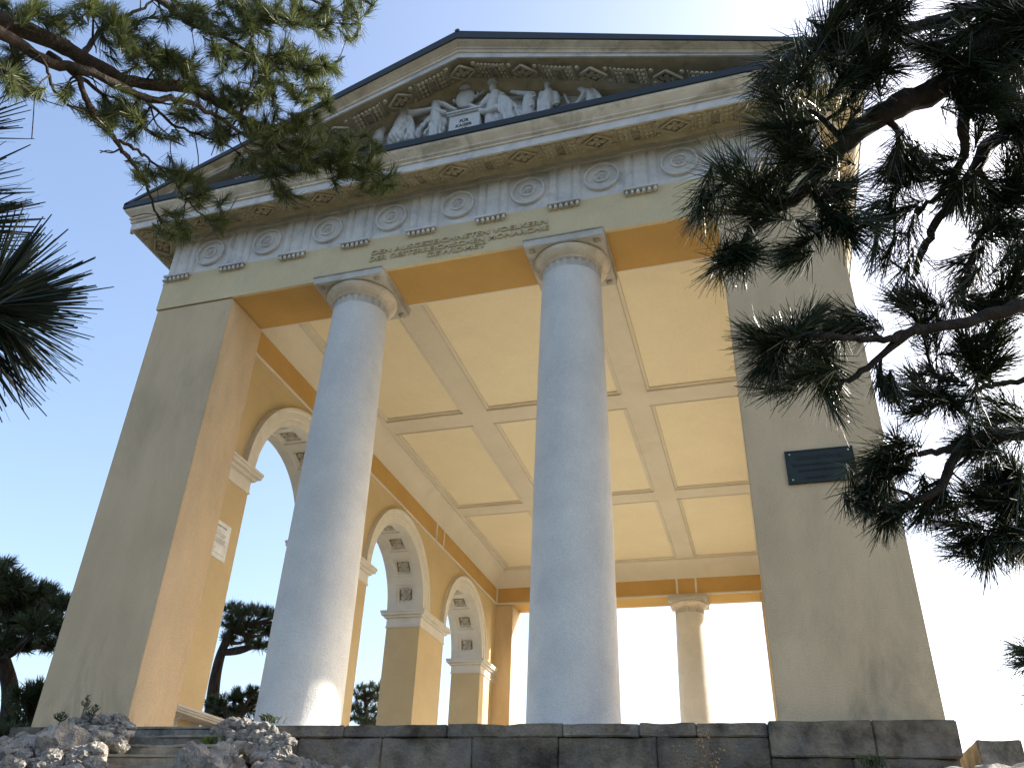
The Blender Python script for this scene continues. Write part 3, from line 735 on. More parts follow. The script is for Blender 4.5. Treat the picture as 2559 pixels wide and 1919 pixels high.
# shako: a truncated cone with a peak
sh = MB(); c0 = onY(*KA(2100, 255), -.05); c1 = onY(*KA(2115, 100), -.05)
sh.lathe([(0, c0.z - .01), (.074, c0.z - .01), (.076, c0.z + .02), (.092, c1.z - .01), (.097, c1.z - .006), (.097, c1.z + .014), (0, c1.z + .014)], c0.x + .005, -.05, 20, cap=False)
sh.ball((c0.x - .065, -.07, c1.z), .02, 8, 6); sh.lathe([(0, c0.z - .008), (.078, c0.z - .008), (.07, c0.z + .01), (0, c0.z + .01)], c0.x - .005, -.07, 16, cap=False)
sh.build('relief_shako', RELF, tymp, smooth=40)
relief(KB, 'bending hussar in a slung jacket', [[(330, 490, 46, .07), (400, 560, 88, .07), (430, 680, 95, .08), (470, 800, 100, .06), (500, 900, 105, .05)], [(400, 510, 40, .10), (470, 560, 46, .12), (500, 640, 40, .12), (480, 690, 28, .12)], [(530, 590, 34, .07), (590, 680, 42, .07), (670, 790, 46, .06)], [(290, 800, 50, .06), (300, 880, 54, .05)]] +
       folds(KB, [[(300, 520), (290, 620), (300, 720)], [(340, 740), (420, 770), (520, 760)], [(560, 620), (620, 740), (650, 800)]], 14, .14), [(300, 500, 60, 40, .06)], drape=10.1)
relief(KB, 'headless torso with raised arm', [[(830, 470, 60, .03), (800, 520, 88, .04), (790, 640, 96, .04), (780, 760, 80, .03), (790, 850, 70)], [(860, 440, 46, .04), (740, 430, 44, .05), (640, 415, 36, .05), (540, 395, 30, .05), (500, 400, 20, .05)], [(640, 640, 30), (690, 740, 40), (700, 830, 44)]] + folds(KB, [[(700, 540), (800, 480), (900, 450)], [(720, 600), (800, 620), (880, 600)]], 12, .12))
relief(KB, 'bare-backed man seen from behind', [[(1105, 300, 50, .06), (1105, 370, 44, .05), (1115, 450, 90, .05), (1110, 540, 92, .05), (1080, 640, 78, .04), (1060, 760, 76, .03)], [(1010, 440, 50, .06), (970, 540, 40, .08), (965, 650, 34, .08), (950, 760, 30, .07)], [(1220, 440, 54, .05), (1250, 520, 50, .05), (1240, 580, 34, .05)], [(880, 740, 40), (900, 820, 50)]] + folds(KB, [[(1040, 560), (1060, 640), (1040, 720)], [(1110, 560), (1130, 640), (1100, 720)], [(1180, 590), (1280, 560)]], 14, .11), [(1105, 280, 56, 70, .06, 52)])
relief(KB, 'crouching man at the right of the gable', [[(1650, 350, 34, .05), (1700, 390, 50, .05), (1790, 420, 70, .04), (1820, 520, 84, .03), (1840, 600, 90)], [(1690, 420, 36, .08), (1640, 500, 30, .08), (1580, 570, 26, .08), (1530, 630, 24, .07)], [(1800, 370, 36, .06), (1860, 380, 40, .07), (1920, 450, 36, .08), (1960, 520, 30, .09), (2040, 530, 22, .08)], [(1370, 440, 18), (1400, 500, 20), (1440, 580, 18)]], [(1635, 345, 44, 36, .06)])
def low(xs, label):
    m = MB()
    for x, z, rx, rz in xs: m.ball((x, .03, z), (rx, .07, rz), 14, 8)
    remeshed(m, 'relief_figure', RELF, tymp, .02, label)
low([(2.1, 9.3, .16, .09), (2.4, 9.36, .2, .14), (2.75, 9.42, .16, .16), (3.0, 9.5, .12, .2), (3.25, 9.4, .22, .12)], 'low carved trophy in the left corner of the gable')
low([(8.9, 9.3, .16, .09), (8.6, 9.36, .2, .14), (8.25, 9.42, .16, .16), (8.0, 9.5, .12, .2)], 'low carved trophy in the right corner of the gable')

# ------------------------------------------------------------------ plaque, sign, bench
pl = empty('wall_plaque', (9.558, -.03, 3.81), 'dark bronze plaque screwed to the right front pier', 'plaque')
px0, px1, pz0, pz1 = 9.243, 9.873, 3.632, 3.988
MB().box(px0, px1, -.022, -.001, pz0, pz1).build('plate', BRNZ, pl, bevel=.003)
BR2 = metal('blackened_letters', (.008, .012, .016), .6)
b_ = MB(); e = .012
b_.box(px0, px1, -.027, -.0225, pz0, pz0 + e); b_.box(px0, px1, -.027, -.0225, pz1 - e, pz1); b_.box(px0, px0 + e, -.027, -.0225, pz0 + e, pz1 - e); b_.box(px1 - e, px1, -.027, -.0225, pz0 + e, pz1 - e)
b_.build('plate_rim', BR2, pl)
text_mesh('HUSARENTEMPEL', .055, .42, (9.56, -.023, 3.885), BR2, pl, 'plaque_lettering', depth=.003, bold=.001)
text_mesh('ERBAUT DURCH FÜRST JOHANN LIECHTENSTEIN', .034, .52, (9.56, -.023, 3.815), BR2, pl, 'plaque_lettering', depth=.003, bold=.0006)
text_mesh('NACH PLÄNEN VON JOSEF KORNHÄUSEL', .032, .42, (9.56, -.023, 3.755), BR2, pl, 'plaque_lettering', depth=.003, bold=.0006)
text_mesh('NATURPARK FÖHRENBERGE', .03, .32, (9.56, -.023, 3.675), BR2, pl, 'plaque_lettering', depth=.003, bold=.0006)
for x in (px0 + .045, px1 - .045):
    for z in (pz0 + .04, pz1 - .04): MB().ball((x, -.026, z), (.009, .006, .009), 10, 6).build('screw', STEEL, pl, smooth=True)

sg = empty('information_sign', (IX0 + .01, 1.54, 4.2), 'white printed sign on the yellow inner wall by the first arch', 'sign')
sx = IX0; MB().box(sx + .006, sx + .014, 1.31, 1.745, 3.953, 4.487).build('plate', SIGNW, sg, bevel=.001)
MB().box(sx, sx + .006, 1.33, 1.725, 3.97, 4.47).build('backing', BR2, sg)
rt = (PI / 2, 0, PI / 2)
text_mesh('HUSARENTEMPEL', .032, .30, (sx + .0145, 1.50, 4.405), INK, sg, 'sign_heading', rot=rt, depth=.0006, bold=.001)
ln = MB(); rr = random.Random(5)
for z, n, w in [(4.345, 1, .16), (4.315, 4, .30), (4.235, 5, .34), (4.09, 1, .16), (4.055, 1, .13), (4.02, 1, .36)]:
    for k in range(n):
        y = 1.345; zz = z - k * .016
        while y < 1.345 + w * rr.uniform(.85, 1.0):
            ww = rr.uniform(.012, .034); ln.box(sx + .0142, sx + .0148, y, min(y + ww, 1.70), zz, zz + .0055); y += ww + .007
ln.build('print_lines', INK, sg)
MB().box(sx + .0142, sx + .015, 1.345, 1.375, 4.118, 4.135).build('sign_emblem', BR2, sg)
for y in (1.725, 1.33):
    for z in (3.975, 4.465): MB().ball((sx + .015, y, z), (.003, .006, .006), 8, 5).build('screw', STEEL, sg, smooth=True)

bn = empty('stone_bench', (1.8, 1.65, FZ), 'grey moulded stone bench on a scrolled bracket beside the left front pier', 'bench')
s_ = MB(); s_.box(1.635, 1.97, .99, 2.34, FZ + .455, FZ + .49); s_.box(1.635, 1.955, 1.0, 2.33, FZ + .43, FZ + .455); s_.box(1.635, 1.935, 1.02, 2.31, FZ + .405, FZ + .43)
s_.build('seat', STONE, bn, bevel=.006)
for y0 in (1.10, 2.08):
    q = MB(); poly = [(1.635, FZ), (1.86, FZ)]
    for k in range(13): t = k / 12; poly.append((1.86 + .055 * math.sin(PI * 2 * t) + .03 * t, FZ + .404 * t))
    poly.append((1.635, FZ + .404))
    q.prism(poly, lambda p, z, t: (p, t, z), y0, y0 + .13)
    for dy in (.02, .065, .11): q.tube([(1.865 + .055 * math.sin(PI * 2 * k / 12) + .03 * k / 12, y0 + dy, FZ + .004 + .396 * k / 12) for k in range(13)], .014, 8)
    q.build('scroll_bracket', STONE, bn, smooth=35)

# ------------------------------------------------------------------ ground
def hgt(x, y):
    d = max(X0 - x, x - X1, Y0 - y, y - Y1, 0)        # distance to the temple
    top = .98
    front = max(0, -y)
    n = noise.noise(Vector((x * .5, y * .5, 0))) * .12 + noise.noise(Vector((x * 1.7, y * 1.7, 3))) * .05
    h = top - .30 * min(front, 7) ** 1.0 * (1 if front > .3 else 0) * .98 if y < 0 else top
    if y < 0: h = top - .22 * front - .006 * front ** 2
    dd = max(0, d - (6 if y > -2 else 9))
    h -= .16 * dd + .004 * dd * dd if dd < 40 else .16 * 40 + .004 * 1600 + (dd - 40) * .02
    return h + n * min(1, d / 1.2) - (.25 if d < .3 else 0)
def axis(c0, c1, fine):
    a = list(np.arange(c0, c1, fine)); lo = []; hi = []; s_ = fine; p = c0
    while p > -900: s_ *= 1.22; p -= s_; lo.append(p)
    s_ = fine; p = a[-1]
    while p < 900: s_ *= 1.22; p += s_; hi.append(p)
    return lo[::-1] + a + hi
gx = axis(-2, 13, .2); gy = axis(-10, 18, .25)
vs = [(x, y, hgt(x, y)) for y in gy for x in gx]; nx = len(gx)
fs = [(j * nx + i, j * nx + i + 1, (j + 1) * nx + i + 1, (j + 1) * nx + i) for j in range(len(gy) - 1) for i in range(nx - 1)]
g = mesh_object('ground', vs, fs, GRNDM); tag(g, kind='structure')

# rocks ---------------------------------------------------------------------
def rock(c, r, seed, label, group=None, sub=4, name='rock', crag=.32):
    bm_ = bmesh.new(); bmesh.ops.create_icosphere(bm_, subdivisions=sub, radius=1)
    sv = Vector((seed * 3.17, seed * 1.31, seed * .77)); rot = Matrix.Rotation(seed * 1.9, 3, 'Z') @ Matrix.Rotation(seed * .8, 3, 'X')
    for v in bm_.verts:
        p = v.co.copy()
        q = p * 1.1 + sv
        d = 1 + crag * noise.noise(q) * 1.2 + crag * .9 * (abs(noise.noise(p * 2.2 + sv)) - .25) * -1.0 + crag * .35 * noise.noise(p * 5 + sv) + crag * .16 * noise.noise(p * 11 + sv)
        cell = noise.cell(p * 1.6 + sv) * .10 * crag
        v.co = p * (d + cell)
    rx = r if hasattr(r, '__len__') else (r, r * .85, r * .7)
    for v in bm_.verts:
        w = rot @ v.co; v.co = Vector((w.x * rx[0], w.y * rx[1], w.z * rx[2]))
    me = bpy.data.meshes.new(name); bm_.to_mesh(me); bm_.free(); me.materials.append(ROCKM)
    for p in me.polygons: p.use_smooth = True
    try: me.set_sharp_from_angle(angle=R(28))
    except Exception: pass
    o = bpy.data.objects.new(name, me); COL.objects.link(o); o.location = c
    return tag(o, label, 'rock', group)
def px(x, y, yy): return onY(x * 1.1569, y * 1.1569, yy)     # a surveyed point on the plane y = yy
# left outcrop
rock((2.0, -1.0, .86), (.60, .42, .28), 1, 'broad dark ledge under the rocks at the foot of the left front pier', sub=5)
rock((2.55, -1.15, .84), (.30, .36, .30), 2, 'dark pitted boulder directly left of the steps', sub=5, crag=.5)
rock((1.2, -1.1, .72), (.55, .4, .24), 3, 'flat dark boulder at the far left below the pine trunk', sub=5)
rock((2.1, -1.75, .56), (.50, .34, .26), 6, 'grey rock bedded in the bottom left corner pile', sub=5, crag=.4)
lst = [(165, 1562, 15, -.8), (190, 1556, 19, -.8), (214, 1561, 17, -.8), (238, 1556, 20, -.8), (260, 1560, 18, -.8), (276, 1570, 14, -.8), (150, 1578, 16, -.85), (178, 1580, 20, -.9), (208, 1582, 21, -.9), (240, 1582, 22, -.9), (266, 1588, 18, -.9), (128, 1592, 20, -1.0), (90, 1600, 20, -1.0), (50, 1603, 20, -1.05), (15, 1606, 20, -1.1), (108, 1612, 20, -1.1), (150, 1602, 24, -1.05), (185, 1606, 24, -1.1), (218, 1604, 24, -1.1), (248, 1608, 20, -1.1), (262, 1615, 14, -1.05)]
for k, (u, v, r, yy) in enumerate(lst):
    s_ = r / 1808 * 7.7 * 1.02
    rock(px(u, v, yy), (s_ * 1.1, s_, s_ * .8), 120 + k, 'rugged grey stone in the shaded rubble before the left pier', 'stones of the rubble before the left pier', sub=4, crag=.5, name='stone')
rl = random.Random(21)
for k in range(34):
    u = rl.uniform(-10, 235); v = 1618 + rl.uniform(0, 52); yy = -1.45 - (v - 1618) * .006 + rl.uniform(-.08, .08)
    c = px(u, v, yy); s_ = rl.uniform(.05, .11)
    rock(c, (s_, s_ * .9, s_ * .8), 40 + k, 'small rugged stone in the bottom left rubble heap', 'stones of the bottom left rubble heap', sub=4, crag=.5, name='stone')
# heap right of the steps
rock((4.45, -.40, .74), (.40, .16, .34), 7, 'big pale boulder under the heap right of the steps', sub=5)
rock((4.26, -.85, .64), (.24, .24, .26), 8, 'shaded grey boulder forming the right cheek of the steps', sub=5)
rock((4.6, -.85, .66), (.38, .24, .26), 9, 'sunlit sloping boulder at the lower right of the stone heap', sub=5)
heap = [(480, 1572, 30), (505, 1565, 26), (530, 1566, 24), (552, 1572, 22), (572, 1570, 20), (590, 1582, 20), (612, 1592, 20), (625, 1605, 18), (500, 1590, 28), (528, 1592, 26), (555, 1594, 28), (582, 1604, 26), (604, 1614, 22), (478, 1598, 22), (520, 1612, 26), (548, 1618, 26), (575, 1626, 26), (600, 1634, 24), (618, 1622, 18), (560, 1640, 24), (590, 1650, 26), (630, 1640, 16), (498, 1608, 20)]
for k, (u, v, r) in enumerate(heap):
    c = px(u, v, -.50 - (v - 1565) * .0030); s_ = r / 1808 * 8.0 * .74
    rock(c, (s_, s_ * .9, s_ * .8), 90 + k, 'pale knobbly stone in the sunlit heap right of the steps', 'stones of the heap right of the steps', sub=4, crag=.36, name='stone')
rock((3.98, -1.05, .66), (.24, .24, .26), 27, 'shaded boulder against the right end of the lower steps', sub=5, crag=.45)
rock((4.20, -1.12, .86), (.19, .15, .2), 29, 'pitted grey boulder beside the right end of the third step', sub=5, crag=.45)
rock((4.20, -1.42, .72), (.28, .22, .27), 28, 'low grey rock at the bottom right of the steps', sub=5, crag=.45)
# right foot of the stylobate
for k, (x, y, z, a, b_, c_, lb) in enumerate([(10.3, -.55, .78, .38, .3, .22, 'pale rock at the right corner of the base'), (9.75, -.75, .68, .45, .3, .2, 'broad flat rock below the right pier'), (9.1, -.7, .64, .4, .25, .19, 'low rock below the plaque pier edge'), (10.75, -.3, .75, .4, .35, .22, 'sloping pale rock right of the base corner'), (8.6, -.8, .56, .4, .28, .17, 'half buried rock left of the right pier'), (5.3, -.9, .70, .28, .22, .2, 'dark rock against the base right of the heap'), (4.95, -.75, .83, .16, .14, .16, 'small dark stone wedged between heap and base')]):
    rock((x, y, z), (a, b_, c_), 70 + k, lb, sub=5, crag=.4)

# steps -----------------------------------------------------------------------
STEPL = mat('brown_riser_stone', (.34, .28, .20), (.17, .14, .10), scale=6, fine=40, bump=.7, bdist=.012)
STEPT = mat('lit_edge_tread_stone', (.34, .30, .23), (.18, .16, .12), scale=5, fine=40, bump=.6, bdist=.01)  # lighter slab colour paints the lit upper edge of each step
stp = empty('stone_steps', (3.1, -.7, .6), 'worn dark stone steps between rocks at the left', 'steps')
zt = FZ - .012
for k in range(6):
    yb = -.30 - .30 * k; ztop = zt - .133 * k - (.0 if k else .0)
    xa_, xb_ = 2.35 - .05 * k, 4.02
    o = stone_block(xa_, xb_, yb + .010, yb + .36, ztop - .24, ztop - .026, m=(STEPM if k < 2 else STEPL), amp=.006, parent=stp, name='riser', seedo=k * 3 + 1)
    o = stone_block(xa_, xb_, yb, yb + .36, ztop - .025, ztop, m=STEPT, amp=.002, parent=stp, name='tread', seedo=k * 3 + 2)

# masonry block at the right edge
blk = stone_block(10.40, 10.72, .2, 1.7, .6, 1.325, m=STEPM, amp=.008, parent=None, name='masonry_block', seedo=61)
tag(blk, 'squared masonry block standing right of the temple base', 'stone block')

# ------------------------------------------------------------------ small plants
def stalk_plant(base, hts, label, cat, seed, m=DRYM, heads=True):
    rp = random.Random(seed); e_ = empty('dry_weed', base, label, cat); st_ = MB(); hd = MB(); B = Vector(base)
    for (dx, h) in hts:
        p = [B]; n = 7
        for i in range(1, n + 1): p.append(B + Vector((dx * (i / n) ** 1.3 + rp.uniform(-.006, .006), rp.uniform(-.01, .01), h * i / n)))
        st_.tube(p, [.004 - .0025 * i / n for i in range(n + 1)], 5)
        for i in range(3, n + 1):
            for s in range(2):
                q = p[i] + Vector((rp.uniform(-.05, .05), rp.uniform(-.03, .03), rp.uniform(.02, .06))); st_.tube([p[i], (p[i] + q) / 2 + Vector((0, 0, -.004)), q], .0014, 4)
                if heads: hd.ball(q, (.010, .010, .012), 7, 5)
    st_.build('stem', m, e_); 
    if heads: hd.build('seed_head', DRYM, e_, smooth=True)
    return e_
stalk_plant((8.27, -.75, .78), [(-.20, .30), (-.04, .34), (.02, .42), (.06, .40), (.13, .28), (-.10, .22), (.09, .2)], 'dry brown weed with round seed heads in front of the stone base', 'weed', 4)
def leafy(base, n, h, spread, label, cat, name, seed, m=GRASSM, w=.008, group=None, kind=None, blades=True):
    rp = random.Random(seed); v = []; f = []; B = Vector(base)
    for k in range(n):
        a = rp.uniform(0, 2 * PI); b0 = B + Vector((rp.gauss(0, spread), rp.gauss(0, spread * .5), 0)); L = h * rp.uniform(.5, 1.1)
        d = Vector((math.cos(a) * .5, math.sin(a) * .5, 1)).normalized(); s_ = d.cross(Vector((math.cos(a + 1), math.sin(a + 1), .2))).normalized() * w
        mid = b0 + d * L * .6; tip = b0 + d * L + Vector((math.cos(a), math.sin(a), -.5)) * L * .3; o = len(v)
        v += [b0 - s_ * .6, b0 + s_ * .6, mid + s_, mid - s_, tip]; f += [(o, o + 1, o + 2, o + 3), (o + 3, o + 2, o + 4)]
    o_ = mesh_object(name, [tuple(q) for q in v], f, m); return tag(o_, label, cat, group, kind)
leafy((2.86, -1.62, .52), 150, .24, .10, 'green grass tuft at the left foot of the steps', 'grass', 'grass_tuft', 3)
leafy((3.05, -1.75, .46), 120, .22, .12, 'yellow green leafy weed on the bottom step', 'weed', 'leafy_weed', 5, w=.016)
leafy((3.70, -.62, 1.14), 70, .12, .05, 'small leafy weed at the right end of the second step', 'weed', 'leafy_weed', 8, w=.010)
leafy((2.55, -.62, 1.12), 60, .09, .06, 'small leafy weed in the rubble beside the top step', 'weed', 'leafy_weed', 9, w=.010)
leafy((4.10, -.32, 1.40), 40, .11, .04, 'small dark weed at the foot of the left column', 'weed', 'leafy_weed', 10, w=.008, m=NEED3)
leafy((9.55, -.42, 1.02), 60, .13, .05, 'dark green tuft on the rock below the right pier', 'weed', 'grass_tuft', 12, w=.006, m=NEED3)
leafy((7.1, -.5, .86), 160, .10, .35, 'dark moss and grass along the middle of the base', 'grass', 'grass_tuft', 13, w=.005, m=NEED3)
leafy((2.3, -2.0, .55), 90, .12, .2, 'short grass between the bottom left stones', 'grass', 'grass_tuft', 17, w=.006)
# small dark conifer-like weeds in front of the left pier
def spiky(base, h, label, seed):
    m = MB(); rp = random.Random(seed); B = Vector(base); m.tube([B, B + Vector((.01, 0, h * .5)), B + Vector((.02, 0, h))], [.006, .005, .002], 5)
    for k in range(26):
        t = rp.uniform(.25, 1); a = rp.uniform(0, 2 * PI); p = B + Vector((.02 * t, 0, h * t)); L = .07 * (1.15 - t)
        m.tube([p, p + Vector((math.cos(a) * L, math.sin(a) * L, L * .5)), p + Vector((math.cos(a) * L * 1.3, math.sin(a) * L * 1.3, L * 1.1))], [.003, .005, .002], 4)
    tag(m.build('dry_weed', NEED3), label, 'weed')
spiky((2.28, -.85, 1.31), .27, 'tall dark spiky weed on the boulder before the left pier', 2)
spiky((2.42, -.85, 1.31), .18, 'shorter dark spiky weed right of the tall one', 6)
spiky((1.98, -.8, 1.30), .13, 'tiny dark weed left of the spiky ones', 8)

# ------------------------------------------------------------------ pines
class Needles:
    def __init__(s): s.v = []; s.f = []; s.n = 0
    def tuft(s, P, D, L, n, w, lo=18, hi=95, back=.35, seedr=RN, bend=1.0):
        P = np.array(P); D = np.array(D); D = D / np.linalg.norm(D)
        a = np.cross(D, [.3, .2, 1]); a /= np.linalg.norm(a); b = np.cross(D, a)
        ph = seedr.uniform(0, 2 * PI, n); th = np.radians(lo + (hi - lo) * seedr.uniform(0, 1, n) ** 1.1)
        bk = seedr.uniform(0, 1, n); base = P[None] - D[None] * (bk * back * L)[:, None]
        th = th * (.45 + .55 * bk) 
        rad = np.cos(ph)[:, None] * a + np.sin(ph)[:, None] * b
        d = np.cos(th)[:, None] * D + np.sin(th)[:, None] * rad
        ln = L * seedr.uniform(.75, 1.12, n)[:, None]
        side = np.cross(d, seedr.normal(size=(n, 3))); side /= np.linalg.norm(side, axis=1)[:, None]
        bnd = bend * (seedr.normal(size=(n, 3)) * .05 + D * .10 + np.array([0, 0, -.04])) * ln
        mid = base + d * ln * .5 + bnd * .35; tip = base + d * ln + bnd
        v = np.stack([base - side * w * .5, base + side * w * .5, mid + side * w * .5, mid - side * w * .5, tip + side * w * .2, tip - side * w * .2], 1).reshape(-1, 3)
        o = s.n + np.arange(n)[:, None] * 6
        s.v.append(v); s.f.append(np.concatenate([o + [0, 1, 2, 3], o + [3, 2, 4, 5]], 1).reshape(-1, 4)); s.n += 6 * n
    def build(s, name, m, parent):
        v = np.concatenate(s.v).astype(np.float32); f = np.concatenate(s.f).astype(np.int32)
        me = bpy.data.meshes.new(name); me.vertices.add(len(v)); me.vertices.foreach_set('co', v.ravel()); me.loops.add(f.size); me.loops.foreach_set('vertex_index', f.ravel())
        me.polygons.add(len(f)); me.polygons.foreach_set('loop_start', np.arange(0, f.size, 4, dtype=np.int32)); me.polygons.foreach_set('loop_total', np.full(len(f), 4, dtype=np.int32)); me.update(calc_edges=True)
        me.materials.append(m); o = bpy.data.objects.new(name, me); COL.objects.link(o)
        o.parent = parent; o.location = -wloc(parent); return o
def smooth_line(pts, k=5):
    """Catmull-Rom through the points"""
    P = [Vector(p) for p in pts]; P = [P[0] * 2 - P[1]] + P + [P[-1] * 2 - P[-2]]; out = []
    for i in range(1, len(P) - 2):
        for q in range(k):
            t = q / k; a, b, c, d = P[i - 1], P[i], P[i + 1], P[i + 2]
            out.append(.5 * ((2 * b) + (-a + c) * t + (2 * a - 5 * b + 4 * c - d) * t * t + (-a + 3 * b - 3 * c + d) * t ** 3))
    out.append(P[-2]); return out
class Bough:
    """a limb with its side twigs and needle clusters"""
    def __init__(s, tree, pts, r0, r1, bark, jit=.012, seed=0):
        s.tree = tree; s.rp = random.Random(seed); s.line = smooth_line(pts, 6); n = len(s.line)
        s.line = [p + Vector([s.rp.uniform(-jit, jit) for _ in range(3)]) * (1 if 0 < i < n - 1 else 0) for i, p in enumerate(s.line)]
        s.rad = [r0 + (r1 - r0) * (i / (n - 1)) ** .8 for i in range(n)]
        s.rad = [r * s.rp.uniform(.9, 1.12) for r in s.rad]
        s.mb = MB().tube(s.line, s.rad, 9); s.ne = Needles(); s.bark = bark; s.pts = list(zip(s.line, s.rad))
    def near(s, p):
        # the nearest node, a little biased towards the root so that twigs sweep forward
        n = len(s.pts); return min(((q - p).length + .0 * i, i) for i, (q, r) in enumerate(s.pts))
    def twig(s, p, r=.004, sag=.15, knots=4, register=True):
        d, i = s.near(p); i = max(0, i - (2 if len(s.pts) > 6 else 0)) if i < len(s.line) else i
        a, ra = s.pts[i]; v = p - a; L = v.length; side = Vector([s.rp.uniform(-1, 1) for _ in range(3)]) * L * sag
        mid = a + v * .5 + side; line = smooth_line([a, a + v * .25 + side * .6, mid, a + v * .78 + side * .5, p], 2)
        rr = [max(r * .8, min(ra * .6, r * 2.2) * (1 - k / (len(line) - 1)) + r * (k / (len(line) - 1))) for k in range(len(line))]
        s.mb.tube(line, rr, 5)
        if register:
            for q, w in zip(line[2:], rr[2:]): s.pts.append((q, w))
        return (line[-1] - line[-2]).normalized()
    def finish(s, m, name='branch', label=None):
        o = s.mb.build(name, s.bark, s.tree, smooth=True)
        if label: o['label'] = label
        if s.ne.n: s.ne.build('needle_clusters', m, o)
        return o
def trunk_of(tree, pts, r0, r1, bark):
    return MB().tube(smooth_line(pts, 5), [r0 + (r1 - r0) * i / (5 * (len(pts) - 1)) for i in range(5 * (len(pts) - 1) + 1)], 14).build('trunk', bark, tree, smooth=True)

# --- tall pine at the left (its trunk stands outside the picture) ---
def gz(p): return Vector((p.x, p.y, hgt(p.x, p.y) - .1))
LS = 1.32
def atL(u, v, d): return at(u, v, d * LS)
TLp = atL(-1000, 700, 4.6); lt = empty('pine_tree', gz(TLp), 'large pine reaching in from the upper left with sunlit needles', 'tree')
t0 = gz(TLp); tops = [t0, t0 + Vector((.05, .1, 1.6)), atL(-700, 150, 5.2), atL(-560, -260, 5.6), atL(-420, -700, 6.2)]
trunk_of(lt, tops, .20, .09, BARK)
LB = [
    ([atL(-640, 20, 5.3), atL(-250, 0, 5.4), atL(0, 50, 5.6), atL(181, 131, 5.7), atL(316, 203, 5.8), atL(452, 217, 5.9), atL(542, 253, 6.0), atL(610, 298, 6.1), atL(669, 334, 6.2), atL(720, 385, 6.25)], .062, .016, 'thickest limb'),
    ([atL(-640, 40, 5.3), atL(-250, 30, 5.2), atL(0, 84, 5.4), atL(110, 150, 5.5), atL(230, 185, 5.5), atL(362, 244, 5.6), atL(452, 249, 5.7), atL(540, 292, 5.8), atL(620, 345, 5.9)], .046, .010, None),
    ([atL(-600, -150, 5.5), atL(-100, -140, 5.8), atL(250, -60, 6.0), atL(398, 0, 6.1), atL(475, 59, 6.2), atL(542, 86, 6.3), atL(633, 136, 6.4), atL(720, 165, 6.5)], .036, .007, None),
    ([atL(120, 135, 5.6), atL(190, 190, 5.5), atL(217, 253, 5.5), atL(253, 312, 5.6), atL(289, 353, 5.6), atL(325, 402, 5.7), atL(362, 452, 5.8), atL(384, 520, 5.9), atL(405, 560, 5.9)], .022, .006, None),
    ([atL(289, 353, 5.62), atL(340, 372, 5.7), atL(375, 402, 5.8), atL(430, 452, 5.9), atL(497, 529, 6.0), atL(533, 556, 6.0)], .011, .004, None),
    ([atL(20, 95, 5.5), atL(108, 154, 5.4), atL(136, 230, 5.4), atL(203, 280, 5.4), atL(253, 318, 5.45)], .011, .005, None),
    ([atL(190, 190, 5.6), atL(226, 212, 5.9), atL(316, 294, 6.0), atL(384, 334, 6.1), atL(452, 361, 6.2)], .016, .004, None),
    ([atL(669, 334, 6.2), atL(676, 380, 6.1), atL(684, 420, 6.1), atL(700, 470, 6.1), atL(723, 497, 6.1)], .010, .004, None),
    ([atL(715, 380, 6.25), atL(791, 407, 6.3), atL(859, 434, 6.4), atL(930, 456, 6.5), atL(990, 434, 6.55)], .015, .003, None),
    ([atL(600, 290, 6.1), atL(620, 235, 6.3), atL(642, 199, 6.5), atL(705, 158, 6.7), atL(791, 127, 6.8)], .014, .004, None),
    ([atL(200, 150, 5.7), atL(240, 90, 6.1), atL(290, 50, 6.2), atL(360, 20, 6.3), atL(420, -40, 6.4)], .020, .006, None),
    ([atL(-300, 120, 5.0), atL(-80, 130, 5.1), atL(20, 190, 5.2), atL(80, 235, 5.3), atL(95, 250, 5.3)], .014, .004, None),
    ([atL(-600, -250, 5.6), atL(-50, -180, 6.2), atL(400, -90, 6.6), atL(640, -40, 6.8), atL(800, 10, 6.9), atL(900, 60, 7.0)], .034, .006, None),
    ([atL(362, 244, 5.65), atL(420, 300, 6.0), atL(500, 340, 6.1), atL(560, 360, 6.2), atL(620, 400, 6.2)], .012, .004, None),
]
boughs = [Bough(lt, p, a * LS, b * LS, BARK, .012, 31 + i) for i, (p, a, b, lb) in enumerate(LB)]
